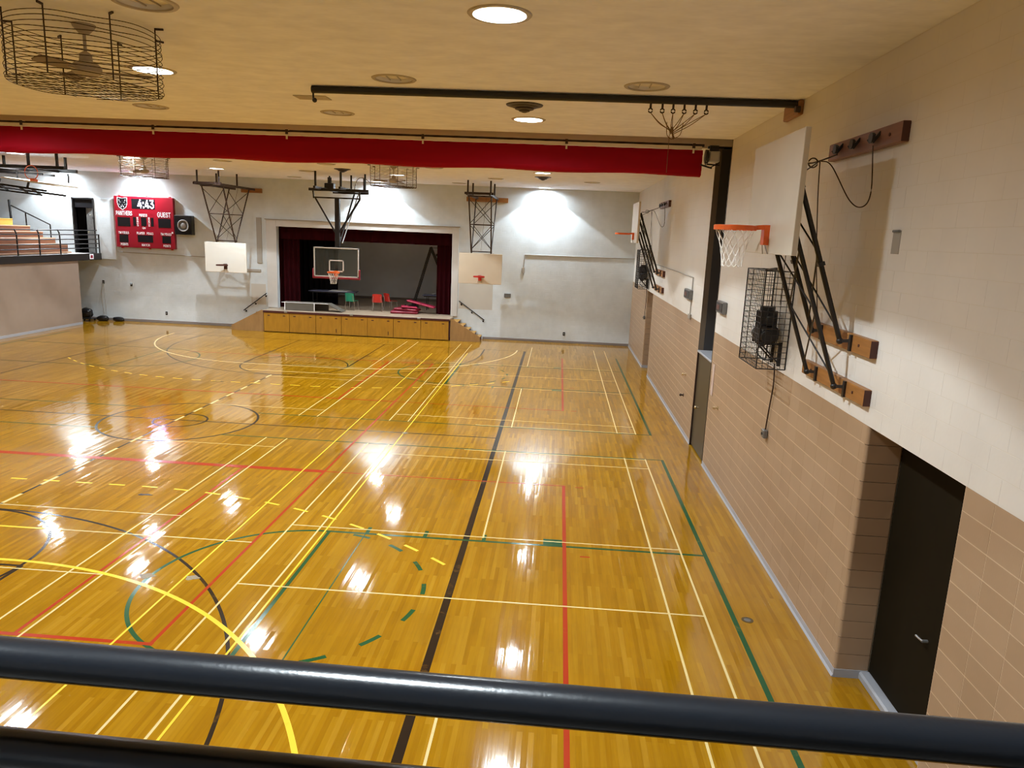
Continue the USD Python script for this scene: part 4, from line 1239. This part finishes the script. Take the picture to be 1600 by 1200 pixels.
winch(10.60, 11.60, 1, "black wire cage on the near right wall below the orange rim", "near black winch motor", 11.12, 11.05)
winch(27.20, 28.20, 1, "black wire cage on the far right wall beyond the slot", "far black winch motor", 27.70, 27.65)


def ceiling_backstop(xa, xb, label, board_mat, m_rim, by, board_x, wall_x):
    """Truss-hung backstop in front of the far wall."""
    t = T("truss_backstop", label, "basketball hoop", ((xa + xb) / 2, 31.2, 4.6))
    zr = 6.27
    for x in (xa, xb):
        t.part("ceiling_rail", bar((x, 29.3, zr), (x, 33.1, zr), 0.07, 0.09), M_DKBRN)
        for y in (29.6, 31.3):
            t.part("drop_pole", cyl((x, y, zr), (x, y, ZC), 0.035, 10), M_DKBRN)
    t.part("cross_beam", bar((xa - 0.12, 29.55, zr + 0.03), (xb + 0.12, 29.55, zr + 0.03), 0.07, 0.09), M_DKBRN)
    t.part("wall_board", rb(wall_x[0], wall_x[1], YF - 0.09, YF, 6.13, 6.33, 0.006), M_WOOD)
    t.part("pivot_bar", bar((xa - 0.05, 29.95, zr - 0.06), (xb + 0.05, 29.95, zr - 0.06), 0.05, 0.05), M_DKBRN)
    zb = 3.9
    fr = [np.array((x, 29.95, zr - 0.05)) for x in (xa, xb)]
    rr = [np.array((x, 32.5, zr - 0.05)) for x in (xa, xb)]
    bo = [np.array((x + (0.10 if x == xa else -0.10) * 0.4, by + 0.16, zb + 0.1)) for x in (xa, xb)]
    for a, b in zip(fr, bo):
        t.part("front_leg", cyl(a, b - (0, 0, 0.25), 0.030, 10), M_DKBRN)
    for a, b in zip(rr, bo):
        t.part("rear_leg", cyl(a, b, 0.026, 10), M_DKBRN)
    for L in (fr, rr):
        P = lambda i, f: L[i] + (bo[i] - L[i]) * f
        for f0, f1 in ((0.05, 0.48), (0.52, 0.95)):
            t.part("brace_rod", cyl(P(0, f0), P(1, f1), 0.013, 8), M_DKBRN)
            t.part("brace_rod", cyl(P(1, f0), P(0, f1), 0.013, 8), M_DKBRN)
        t.part("cross_bar", cyl(P(0, 0.5), P(1, 0.5), 0.018, 8), M_DKBRN)
    t.part("cross_bar", [cyl(bo[0], bo[1], 0.02, 8), cyl(bo[0] - (0.03, 0, 0), bo[0] + (0.03, 0, 0), 0.05, 12), cyl(bo[1] - (0.03, 0, 0), bo[1] + (0.03, 0, 0), 0.05, 12)], M_DKBRN)
    t.part("hoist_cable", cyl(((xa + xb) / 2, 32.4, zr), ((xa + xb) / 2 - 0.02, by + 0.2, zb + 0.15), 0.006, 6), M_WIRE)
    bd = t.part("backboard", rb(board_x[0], board_x[1], by, by + 0.05, 2.66, 3.93, 0.012), board_mat)
    t.part("stiffener", [rb(xa - 0.03, xa + 0.09, by + 0.05, by + 0.12, 2.8, 3.9, 0.01), rb(xb - 0.09, xb + 0.03, by + 0.05, by + 0.12, 2.8, 3.9, 0.01)], M_BOARDE, under=bd)
    cx = (board_x[0] + board_x[1]) / 2
    rim_parts(t, (cx, by - 0.3786, 3.0), (0, -1, 0), m_rim, net=False)


ceiling_backstop(-14.78, -13.88, "white backboard hung on a black truss left of the stage", M_BOARD, M_WOODD, 30.95, (-15.25, -13.42), (-14.5, -13.55))
ceiling_backstop(-3.76, -2.85, "tan backboard hung on a black truss right of the stage with a red rim", M_BOARDN, M_REDPL, 30.95, (-4.23, -2.40), (-4.25, -2.40))

# ---- main glass backstop in front of the stage
g = T("glass_backstop", "glass backboard with red padding on a black ceiling mast before the stage", "basketball hoop", (-8.77, 28.7, 4.5))
zr = 6.17
for x in (-9.32, -8.35):
    g.part("ceiling_rail", bar((x, 27.7, zr + 0.04), (x, 31.3, zr + 0.04), 0.08, 0.09), M_BLACK)
    for y in (27.85, 31.15):
        g.part("drop_pole", cyl((x, y, zr), (x, y, ZC), 0.042 if y < 29 else 0.032, 10), M_BLACK)
g.part("drop_pole", cyl((-8.42, 29.5, zr), (-8.42, 29.5, ZC), 0.036, 10), M_BLACK)
g.part("drop_pole", cyl((-7.62, 28.6, zr), (-7.62, 28.6, ZC), 0.036, 10), M_BLACK)
g.part("cross_beam", bar((-9.78, 28.45, zr - 0.01), (-7.45, 28.45, zr - 0.01), 0.08, 0.10), M_BLACK)
g.part("cross_beam", bar((-9.5, 30.6, zr), (-8.0, 30.6, zr), 0.07, 0.09), M_BLACK)
g.part("pivot_bar", bar((-9.66, 28.62, 5.87), (-7.80, 28.62, 5.87), 0.05, 0.05), M_BLACK)
for x in (-9.64, -7.82):
    g.part("pivot_hanger", bar((x, 28.5, zr), (x, 28.6, 5.84), 0.05, 0.05), M_BLACK)
g.part("mast", rb(-8.86, -8.68, 28.72, 28.90, 3.9, 5.9, 0.01), M_BLACK)
g.part("side_strut", bar((-9.60, 28.66, 5.85), (-8.84, 28.76, 4.55), 0.06, 0.06), M_BLACK)
g.part("side_strut", bar((-7.84, 28.66, 5.85), (-8.70, 28.76, 4.55), 0.06, 0.06), M_BLACK)
g.part("rear_brace", cyl((-8.68, 30.9, zr), (-8.72, 28.9, 4.15), 0.035, 10), M_BLACK)
g.part("rear_brace", cyl((-8.50, 30.9, zr), (-8.62, 28.9, 4.15), 0.025, 10), M_STEEL)
g.part("winch_box", [rb(-9.42, -9.05, 29.2, 29.5, 6.2, 6.46, 0.02), cyl((-9.25, 29.35, 6.44), (-9.25, 29.35, 6.68), 0.08, 14), cyl((-9.25, 29.35, 6.68), (-9.25, 29.35, 6.74), 0.03, 10)], M_BLACK)
g.part("cable_loop", tube(bez([(-8.6, 30.5, 6.2), (-8.45, 30.5, 6.7), (-8.2, 30.5, 6.78), (-7.9, 30.5, 6.6)], 20), 0.012, 6), M_WIRE)
BX0, BX1, BZ0, BZ1, BY = -9.68, -7.87, 2.82, 3.98, 28.6
bd = g.part("backboard", bx(BX0 + 0.03, BX1 - 0.03, BY + 0.005, BY + 0.017, BZ0 + 0.03, BZ1 - 0.03), M_GLASS)
g.part("glass_frame", [rb(BX0, BX1, BY - 0.012, BY + 0.03, BZ1 - 0.05, BZ1, 0.006), rb(BX0, BX1, BY - 0.012, BY + 0.03, BZ0, BZ0 + 0.05, 0.006), rb(BX0, BX0 + 0.05, BY - 0.012, BY + 0.03, BZ0, BZ1, 0.006), rb(BX1 - 0.05, BX1, BY - 0.012, BY + 0.03, BZ0, BZ1, 0.006)], M_STEEL if False else M_TRIM, under=bd)
sx0, sx1, sz0, sz1 = -9.07, -8.47, 3.03, 3.50
g.part("target_square", [bx(sx0, sx1, BY - 0.002, BY + 0.003, sz1 - 0.045, sz1), bx(sx0, sx1, BY - 0.002, BY + 0.003, sz0, sz0 + 0.045), bx(sx0, sx0 + 0.045, BY - 0.002, BY + 0.003, sz0, sz1), bx(sx1 - 0.045, sx1, BY - 0.002, BY + 0.003, sz0, sz1)], M_LETTER, under=bd)
g.part("edge_padding", [rb(BX0 - 0.05, BX1 + 0.05, BY - 0.03, BY + 0.05, BZ0 - 0.07, BZ0 + 0.005, 0.02), rb(BX0 - 0.055, BX0 + 0.002, BY - 0.03, BY + 0.05, BZ0 - 0.07, BZ0 + 0.33, 0.02), rb(BX1 - 0.002, BX1 + 0.055, BY - 0.03, BY + 0.05, BZ0 - 0.07, BZ0 + 0.33, 0.02)], M_MATD, under=bd)
g.part("mount_arm", [bar((-8.77, 28.72, 3.95), (-8.77, 28.62, 3.1), 0.10, 0.05), bar((-9.5, 28.64, 3.95), (-8.0, 28.64, 3.95), 0.04, 0.04)], M_BLACK)
rim_parts(g, (-8.77, BY - 0.3786, 3.05), (0, -1, 0), M_ORANGE)

# ---- folded backstop under the ceiling at the far left
f = T("folded_backstop", "black ceiling backstop folded flat with its white board level, far left", "basketball hoop", (-18.4, 25.2, 6.2))
zr = 6.33
for y in (24.4, 26.0):
    f.part("ceiling_rail", bar((-21.0, y, zr), (-16.75 if y < 25 else -17.4, y, zr), 0.10, 0.11), M_BLACK)
for x, y in ((-20.1, 26.0), (-18.0, 24.4), (-17.0, 24.4), (-20.0, 24.4), (-17.8, 26.0)):
    f.part("drop_pole", cyl((x, y, zr), (x, y, ZC), 0.05, 10), M_BLACK)
for x in (-20.3, -19.2, -18.1):
    f.part("cross_beam", bar((x, 24.4, zr - 0.02), (x, 26.0, zr - 0.02), 0.09, 0.09), M_BLACK)
f.part("fold_arm", bar((-20.6, 24.9, zr - 0.12), (-17.9, 24.9, zr - 0.2), 0.06, 0.07), M_BLACK)
f.part("fold_arm", bar((-20.6, 25.5, zr - 0.12), (-17.9, 25.5, zr - 0.2), 0.06, 0.07), M_BLACK)
f.part("hanger", bar((-18.6, 24.6, zr - 0.1), (-18.6, 24.6, 5.95), 0.04, 0.04, (1, 0, 0)), M_BLACK)
f.part("hanger", bar((-17.6, 25.8, zr - 0.1), (-17.6, 25.8, 5.9), 0.04, 0.04, (1, 0, 0)), M_BLACK)
bm = rb(-0.95, 0.95, -0.6, 0.6, -0.025, 0.025, 0.008)
bm.apply_transform(trimesh.transformations.rotation_matrix(math.radians(6), (0, 1, 0)))
bm.apply_translation((-17.85, 24.7, 5.84))
bd = f.part("backboard", bm, M_BOARD)
f.part("rim", [torus((-17.75, 24.15, 6.13), 0.2286, 0.014, "y", 32, 6), bar((-17.75, 24.15, 5.9), (-17.72, 24.3, 5.86), 0.16, 0.1)], M_ORANGE, under=bd)
f.part("lower_frame", [bar((-20.8, 24.1, 5.92), (-17.25, 24.1, 5.55), 0.06, 0.06), bar((-20.8, 25.3, 5.75), (-17.4, 25.3, 5.45), 0.06, 0.06), bar((-20.8, 24.5, 5.68), (-17.7, 24.5, 5.42), 0.05, 0.05)], M_BLACK)
f.part("lower_strut", [bar((x, 24.1, z + 0.0), (x, 24.5, z - 0.16), 0.05, 0.05) for x, z in ((-18.9, 5.72), (-18.2, 5.65), (-17.75, 5.6))] + [bar((-17.9, 24.1, 5.62), (-17.9, 24.2, 5.84), 0.05, 0.05, (1, 0, 0)), bar((-18.9, 24.1, 5.73), (-18.9, 24.2, 5.9), 0.05, 0.05, (1, 0, 0))], M_BLACK)

# ================================================================ SCOREBOARD
SX0, SX1, SZ0, SZ1, SY = -20.45, -17.66, 3.46, 5.76, 33.02
sb = T("scoreboard", "red scoreboard with white lettering and lit clock on the far wall", "scoreboard", ((SX0 + SX1) / 2, YF, 4.6))
sb.part("cabinet", rb(SX0, SX1, SY, YF, SZ0, SZ1, 0.015), M_REDPAINT)
sb.part("mounting_lug", [rb(SX0 + u * (SX1 - SX0) - 0.04, SX0 + u * (SX1 - SX0) + 0.04, SY + 0.05, YF, z, z + 0.06, 0.01) for u in (0.08, 0.55, 0.93) for z in (SZ0 - 0.05, SZ1 - 0.01)], M_REDPL)
W_, H_ = SX1 - SX0, SZ1 - SZ0
U = lambda u: SX0 + u * W_
Vv = lambda v: SZ1 - v * H_


def panel(u0, u1, v0, v1, name="display_window"):
    return sb.part(name, bx(U(u0), U(u1), SY - 0.006, SY + 0.004, Vv(v1), Vv(v0)), M_PANEL)


def word(txt, u0, u1, v0, v1, m=M_LETTER, name="lettering"):
    return sb.part(name, text_on_y(txt, U(u0), U(u1), Vv(v1), Vv(v0), SY - 0.001, 0.008), m)


pc = panel(0.30, 0.69, 0.045, 0.235)
word("4:43", 0.40, 0.68, 0.055, 0.225, M_DIGIT, "clock_digits")
word("PANTHERS", 0.025, 0.30, 0.285, 0.375)
word("GUEST", 0.725, 0.95, 0.285, 0.385)
word("PERIOD", 0.415, 0.555, 0.33, 0.385)
panel(0.045, 0.26, 0.41, 0.585)
panel(0.735, 0.945, 0.41, 0.585)
panel(0.31, 0.36, 0.40, 0.57)
panel(0.445, 0.535, 0.40, 0.565)
panel(0.61, 0.655, 0.40, 0.57)
for u in (0.372, 0.566):
    for k, ch in enumerate("BONUS"):
        word(ch, u, u + 0.028, 0.395 + k * 0.037, 0.427 + k * 0.037)
word("Qtr", 0.46, 0.52, 0.585, 0.63)
word("TM FOULS", 0.045, 0.225, 0.685, 0.735)
word("PLAYER", 0.36, 0.495, 0.685, 0.735)
word("FOULS", 0.53, 0.64, 0.685, 0.735)
word("TM FOULS", 0.765, 0.945, 0.685, 0.735)
panel(0.06, 0.21, 0.75, 0.90)
panel(0.37, 0.63, 0.75, 0.885)
panel(0.79, 0.935, 0.75, 0.89)
word("POINTS", 0.075, 0.20, 0.915, 0.965)
word("MATCH", 0.435, 0.57, 0.915, 0.965)
word("POINTS", 0.80, 0.925, 0.915, 0.965)
sh = [(0.0, 1.0), (0.5, 0.93), (1.0, 1.0), (1.02, 0.55), (0.88, 0.2), (0.5, -0.03), (0.12, 0.2), (-0.02, 0.55)]
shp = Polygon([(U(0.065) + a * 0.155 * W_, Vv(0.255) + b * 0.225 * H_) for a, b in sh])
em = sb.part("emblem", xz(extrude(shp, 0.006), SY + 0.002), M_PANEL)
sb.part("emblem_outline", xz(extrude(shp.buffer(0.02).difference(shp.buffer(-0.008)), 0.010), SY + 0.002), M_LETTER, under=em)
mk = []
ex, ez = U(0.1425), Vv(0.15)
for s_ in (-1, 1):
    mk.append(Polygon([(ex + s_ * 0.05, ez + 0.06), (ex + s_ * 0.13, ez + 0.10), (ex + s_ * 0.12, ez + 0.065)]))          # eye
    mk.append(Polygon([(ex + s_ * 0.11, ez - 0.02), (ex + s_ * 0.16, ez + 0.0), (ex + s_ * 0.125, ez - 0.045)]))           # cheek
    mk.append(Polygon([(ex + s_ * 0.015, ez - 0.10), (ex + s_ * 0.085, ez - 0.10), (ex + s_ * 0.055, ez - 0.175)]))        # fang
    mk.append(Polygon([(ex + s_ * 0.11, ez + 0.14), (ex + s_ * 0.15, ez + 0.20), (ex + s_ * 0.16, ez + 0.13)]))            # ear
mk.append(Polygon([(ex - 0.03, ez - 0.03), (ex + 0.03, ez - 0.03), (ex, ez - 0.065)]))
mk.append(Polygon([(ex - 0.08, ez - 0.095), (ex + 0.08, ez - 0.095), (ex + 0.08, ez - 0.108), (ex - 0.08, ez - 0.108)]))
sb.part("emblem_marks", [xz(extrude(q, 0.006), SY - 0.004) for q in mk], M_LETTER, under=em)
sb.part("indicator", rb(U(0.955), U(0.98), SY - 0.02, SY, Vv(0.695), Vv(0.66), 0.006), M_LETTER)
sb.part("side_trim", bx(SX1, SX1 + 0.004, SY + 0.01, YF, SZ0 + .02, SZ1 - .02), M_MATD)

sp = T("wall_speaker", "black square speaker with a grey horn beside the red scoreboard", "speaker", (-17.15, YF, 4.55))
sp.part("cabinet", rb(-17.56, -16.76, 32.86, YF, 4.14, 5.0, 0.02), M_PANEL)
sp.part("horn_ring", lathe([(0.20, 0.0), (0.26, 0.0), (0.27, -0.03), (0.25, -0.05), (0.20, -0.03)], 32).apply_transform(trimesh.transformations.rotation_matrix(-math.pi / 2, (1, 0, 0))).apply_translation((-17.14, 32.86, 4.55)), M_CONE, smooth=40)
sp.part("horn_cone", cyl((-17.14, 32.85, 4.55), (-17.14, 32.865, 4.55), 0.20, 28), M_GREYBOX)
sp.part("dome", trimesh.creation.icosphere(3, 0.13).apply_transform(np.diag([1, 0.35, 1, 1])).apply_translation((-17.14, 32.85, 4.55)), M_CONE, smooth=True)

# ================================================================ LEFT BALCONY
struct("floor_balcony", bx(-27.98, XL, -0.75, YF - 0.002, 2.862, 3.11), M_BALC)
struct("trim_7", rb(XL + 0.001, XL + 0.07, -0.7, 33.12, 2.84, 3.14, 0.01), M_BLACK)
es = T("floor_sign", "small white framed dark plate on the black balcony edge", "sign", (XL, 32.36, 3.0))
es.part("plate", rb(XL + 0.07, XL + 0.085, 32.22, 32.50, 2.88, 3.11, 0.004), M_LETTER)
es.part("dark_square", rb(XL + 0.084, XL + 0.089, 32.28, 32.44, 2.93, 3.06, 0.001), M_MATD)
r = T("balcony_railing", "black pipe railing along the left balcony edge", "railing", (XL, 28, 3.12))
XP = XL + 0.0
for z in (4.16, 3.97, 3.77, 3.57, 3.38):
    r.part("rail", cyl((XP - (0.08 if z > 4.1 else 0), 18.0, z), (XP - (0.08 if z > 4.1 else 0), 33.10, z), 0.022, 8), M_BLACK, smooth=40)
for y in (20.2, 21.5, 22.8, 24.1, 25.3, 26.6, 27.9, 29.15, 30.42):
    r.part("post", tube([(XP, y, 3.12), (XP, y, 3.9), (XP - 0.015, y, 4.04), (XP - 0.06, y, 4.14), (XP - 0.10, y, 4.17)], 0.028, 8), M_BLACK, smooth=50)
r.part("post", cyl((XP, 33.1, 3.12), (XP, 33.1, 3.99), 0.03, 8), M_BLACK)
b = T("bleachers", "stepped wooden bleachers on the left balcony with a yellow top row", "bleachers", (-23.5, 27, 3.11))
fx = [-22.10, -22.66, -23.22, -23.80, -24.40]
tz = [3.54, 3.78, 4.03, 4.27, 4.55]
for k in range(5):
    x0 = fx[k]
    yend = 32.0 if k < 4 else 31.75
    zb = 3.11 if k == 0 else tz[k - 1] - 0.02
    b.part("riser_board", rb(x0 - 0.04, x0, 18.0, yend, max(zb, 3.14), tz[k] - 0.04, 0.006), M_BENCHY if k == 4 else M_BENCH)
    b.part("seat_board", rb(x0 - 0.60, x0 + 0.02, 18.0, yend, tz[k] - 0.045, tz[k], 0.008), M_BENCHY if k == 4 else M_BENCHT)
    b.part("end_panel", bx(x0 - 0.56, x0 - 0.04, yend - 0.03, yend - 0.004, 3.11, tz[k] - 0.045), M_BENCH)
b.part("footboard", rb(-22.10, -21.95, 18.0, 32.0, 3.14, 3.2, 0.006), M_BENCHT)
sr = T("stair_handrail", "black sloping handrail beside the bleachers against the far wall", "handrail", (-24, 32.3, 3.2))
ys = 32.35
sr.part("post", bar((-24.92, ys, 4.5), (-24.95, ys, 5.38), 0.09, 0.05, (1, 0, 0)), M_BLACK)
sr.part("post", cyl((-24.90, ys, 3.11), (-24.92, ys, 4.55), 0.025, 8), M_BLACK)
sr.part("post", cyl((-24.2, ys, 3.11), (-24.22, ys, 4.86), 0.028, 8), M_BLACK)
sr.part("post", cyl((-23.1, ys, 3.11), (-23.1, ys, 4.35), 0.028, 8), M_BLACK)
sr.part("sloping_rail", cyl((-24.88, ys, 5.13), (-23.1, ys, 4.35), 0.028, 8), M_BLACK)
# doorway on the balcony
dg = struct_group("door_4")
struct("frame", [bx(-22.56, -22.50, YF - 0.02, YF + 0.2, 3.11, 5.62), bx(-21.57, -21.51, YF - 0.02, YF + 0.2, 3.11, 5.62), bx(-22.56, -21.51, YF - 0.02, YF + 0.2, 5.56, 5.62)], M_BLACK, parent=dg)
struct("dark_passage", [bx(-22.6, -21.4, YF + 1.2, YF + 1.25, 3.1, 5.7), bx(-22.65, -22.52, YF + .2, YF + 1.25, 3.1, 5.7), bx(-21.50, -21.4, YF + .3, YF + 1.25, 3.1, 5.7), bx(-22.6, -21.4, YF + .2, YF + 1.25, 5.58, 5.7), bx(-22.6, -21.4, YF + .0, YF + 1.25, 3.05, 3.12)], M_SLOT, parent=dg)
struct("transom", bx(-22.5, -21.57, YF + 0.06, YF + 0.1, 5.18, 5.56), M_PANEL, parent=dg)
lf = rb(-0.46, 0.0, -0.02, 0.02, 3.13, 5.17, 0.006)
lf.apply_transform(trimesh.transformations.rotation_matrix(math.radians(-14), (0, 0, 1)))
lf.apply_translation((-21.58, YF + 0.1, 0))
struct("leaf", lf, M_GREYBOX, parent=dg)
struct("latch", [trimesh.creation.icosphere(1, 0.035).apply_translation((-21.93, YF + 0.14, 4.08)), trimesh.creation.icosphere(1, 0.03).apply_translation((-21.75, YF + 0.06, 4.85))], M_BRASS, parent=dg)

# bags in the corner below the balcony
bgs = T("equipment_cart", "small dark cart heaped with black bags in the far left corner", "cart", (-21.95, 32.6, 0))
bgs.part("frame", [rb(-22.25, -21.55, 32.4, 32.9, 0.10, 0.14, 0.01), bar((-22.2, 32.45, 0.14), (-22.2, 32.45, 0.5), 0.03, 0.03, (1, 0, 0)), bar((-21.6, 32.45, 0.14), (-21.6, 32.45, 0.5), 0.03, 0.03, (1, 0, 0))], M_BLACK)
for x in (-22.15, -21.65):
    for y in (32.45, 32.85):
        bgs.part("caster", cyl((x - 0.02, y, 0.05), (x + 0.02, y, 0.05), 0.05, 12), M_BLACK)


def lump(c, s, seed):
    m = trimesh.creation.icosphere(3, 1.0)
    v = np.array(m.vertices)
    d = 0.8 + 0.4 * meshkit.fbm(v * 1.6 + seed, 3, seed)
    v = v * d[:, None] * np.array(s) + np.array(c)
    v[:, 2] = np.maximum(v[:, 2], c[2] - s[2] * 0.75)
    return trimesh.Trimesh(v, m.faces)


bgs.part("black_bag", lump((-21.9, 32.62, 0.36), (0.33, 0.22, 0.25), 3), M_PANEL, smooth=True)
one("duffel_bag", lump((-21.25, 32.85, 0.12), (0.28, 0.16, 0.15), 5), M_PANEL, "black duffel bag on the floor right of the cart, far left corner", "bag", smooth=True)
one("duffel_bag", lump((-20.55, 32.95, 0.10), (0.28, 0.13, 0.12), 8), M_PANEL, "flat black duffel bag farthest from the cart along the far wall", "bag", smooth=True)
one("shoe_pair", [lump((-22.3, 32.2, 0.045), (0.07, 0.15, 0.06), 9), lump((-22.1, 32.15, 0.045), (0.07, 0.15, 0.06), 10)], M_PANEL, "pair of dark shoes before the cart in the far left corner", "shoes", smooth=True)

# ================================================================ SMALL THINGS ON THE WALLS
def wall_box(y, z, h, w, label, cat="wall box"):
    t = T("wall_box", label, cat, (XR, y, z))
    t.part("housing", rb(XR - 0.09, XR, y - w / 2, y + w / 2, z - h / 2, z + h / 2, 0.015), M_GREYBOX)
    t.part("glass_front", rb(XR - 0.098, XR - 0.088, y - w / 2 + 0.05, y + w / 2 - 0.05, z - h / 2 + 0.03, z + h / 2 - 0.03, 0.003), M_PANEL)
    t.part("red_insert", rb(XR - 0.103, XR - 0.097, y - w * 0.05, y + w * 0.32, z - h * 0.2, z + h * 0.2, 0.002), mat("dull_red", (0.10, 0.022, 0.016), 0.4))


wall_box(14.88, 3.50, 0.24, 0.62, "grey metal wall box with a red insert, just left of the near winch cage")
wall_box(18.75, 3.47, 0.24, 0.80, "grey metal wall box beyond the tall slot in the right wall")
cd = T("conduit", "thin grey conduit turning down to the block top beyond the slot, right wall", "conduit", (XR, 20.5, 3.9))
cd.part("pipe", tube(bez([(XR - 0.02, 27.1, 3.97), (XR - 0.02, 23, 3.95), (XR - 0.02, 18.42, 3.90)], 12), 0.014, 8), M_CONDUIT)
cd.part("pipe", cyl((XR - 0.02, 18.42, 3.91), (XR - 0.02, 18.42, 2.9), 0.014, 8), M_CONDUIT)
cd.part("outlet", rb(XR - 0.05, XR, 18.30, 18.56, 2.88, 3.0, 0.01), M_CONDUIT)
cd = T("conduit", "thin grey conduit along the far wall right of the tan backboard", "conduit", (0, YF, 3.9))
cd.part("pipe", cyl((-1.55, YF - 0.02, 3.90), (XR, YF - 0.02, 3.93), 0.018, 8), M_CONDUIT)
cd.part("pipe", cyl((-1.55, YF - 0.02, 3.91), (-1.60, YF - 0.02, 3.0), 0.016, 8), M_CONDUIT)
cd.part("junction", rb(-1.66, -1.54, YF - 0.05, YF, 3.10, 3.34, 0.01), M_CONDUIT)
cd = T("conduit", "thin grey conduit on the far wall between the scoreboard and white backboard", "conduit", (-18, YF, 3.2))
cd.part("pipe", cyl((-20.5, YF - 0.02, 3.23), (-15.3, YF - 0.02, 3.16), 0.014, 8), M_CONDUIT)
cd = T("conduit", "wide pale duct running down the far wall behind the white backboard", "conduit", (-14.1, YF, 3.5))
cd.part("pipe", rb(-13.86, -13.62, YF - 0.06, YF, 3.0, 5.05, 0.01), M_CONDUIT)
cd.part("elbow", [rb(-15.1, -13.7, YF - 0.05, YF, 2.60, 2.72, 0.01)], M_CONDUIT)
one("outlet_box", rb(-2.42, -2.12, YF - 0.06, YF, 1.95, 2.14, 0.012), M_GREYBOX, "grey outlet box on the far wall right of the stage steps", "electrical box")
for k, (x, z, lab) in enumerate(((0.38, 0.42, "small dark floor-level outlet on the far wall, right half"), (-18.32, 0.47, "small dark outlet low on the far wall, left half"), (-19.95, 1.74, "small dark fitting high on the far wall under the scoreboard"), (-21.3, 1.80, "dark hook on the far wall in the left corner"))):
    t = T("wall_fitting", lab, "wall fitting", (x, YF, z))
    t.part("plate", rb(x - 0.05, x + 0.05, YF - 0.02, YF, z - 0.08, z + 0.08, 0.006), M_PANEL)
    t.part("socket", rb(x - 0.025, x + 0.025, YF - 0.03, YF - 0.018, z - 0.04, z + 0.04, 0.004), M_GREYBOX)
t = T("mop_cords", "two thin dark cords hanging from the hook in the far left corner", "cord", (-21.3, YF, 1))
t.part("cord", tube(bez([(-21.3, YF - 0.03, 1.75), (-21.42, YF - 0.04, 1.2), (-21.36, YF - 0.04, 0.3)], 16), 0.012, 6), M_CONDUIT)
t.part("cord", tube(bez([(-21.3, YF - 0.03, 1.75), (-21.26, YF - 0.04, 1.0), (-21.25, YF - 0.04, 0.3)], 16), 0.010, 6), M_CONDUIT)


def knob(y, z, label, m):
    t = T("wall_anchor", label, "wall anchor", (XR, y, z))
    t.part("plate", cyl((XR - 0.012, y, z), (XR, y, z), 0.045, 16), m)
    t.part("stem", cyl((XR - 0.07, y, z), (XR - 0.01, y, z), 0.02, 10), m)
    t.part("knob", trimesh.creation.icosphere(2, 0.034).apply_translation((XR - 0.075, y, z)), m, smooth=True)


knob(14.52, 1.51, "shiny anchor on the tan blocks just nearer than the slot door", M_BRASS)
knob(18.35, 1.48, "shiny anchor on the tan blocks beyond the slot door", M_BRASS)
knob(18.42, 0.93, "dark small anchor low on the tan blocks beyond the slot door", M_WIRE)
pl = T("wall_plate", "narrow grey plate with a broken top on the white wall right of the truss tubes", "wall plate", (XR, 7.6, 4.83))
pl.part("plate", rb(XR - 0.006, XR + 0.002, 7.55, 7.72, 4.72, 4.95, 0.002), M_CONDUIT)
pl.part("clip", rb(XR - 0.03, XR, 7.56, 7.70, 4.93, 4.955, 0.006), M_GREYBOX)
lp_ = T("wall_strip", "pale pink strip on the tan blocks beside the slot door", "wall strip", (XR, 15.2, 1.9))
lp_.part("strip", rb(XR - 0.012, XR, 15.13, 15.30, 1.62, 2.28, 0.004), mat("pink_strip", (0.55, 0.42, 0.37), 0.5))
cv = T("wall_bolt", "dark broken bolt in the near tan blocks right of the big doorway", "bolt", (XR, 1.12, 0.5))
cv.part("stub", cyl((XR - 0.03, 1.115, 2.28), (XR + 0.01, 1.115, 2.28), 0.010, 8), M_WIRE)
cv.part("washer", cyl((XR - 0.006, 1.115, 2.28), (XR + 0.004, 1.115, 2.28), 0.02, 12), M_GREYBOX)
for (x, y, lab) in ((2.67, 8.81, "round brass floor socket between the green line and the right wall"), (-3.46, 16.66, "small floor socket where the yellow line meets the halfway line")):
    t = T("floor_socket", lab, "floor socket", (x, y, 0))
    t.part("rim", lathe([(0.045, 0.0), (0.075, 0.0), (0.075, 0.003), (0.045, 0.004)], 28, (x, y, 0.0003)), M_SOCK)
    t.part("lid", cyl((x, y, 0.0), (x, y, 0.0028), 0.045, 24), M_GREYBOX)

# ================================================================ RAILING IN FRONT OF THE VIEWER
vr = T("viewer_railing", "glossy black pipe railing across the bottom of the picture, nearest the viewer", "railing", (0, 0.8, 3.12))
for z in (4.187, 4.052, 3.917, 3.78, 3.645):
    vr.part("rail", cyl((-3.0, 0.80 + 0.047, z + 0.001), (3.2, 0.80 - 0.05, z - 0.001), 0.0255, 28), M_RAIL, smooth=40)
for x in (-2.6, 2.7):
    vr.part("post", cyl((x, 0.80 - x * 0.0157, 3.12), (x, 0.80 - x * 0.0157, 4.187), 0.026, 16), M_RAIL)
struct("floor_balcony_near", bx(XL + 0.08, XR - 0.01, -4.15, 0.95, 2.9, 3.12), mat("dark_balcony_floor", (0.05, 0.045, 0.04), 0.6))
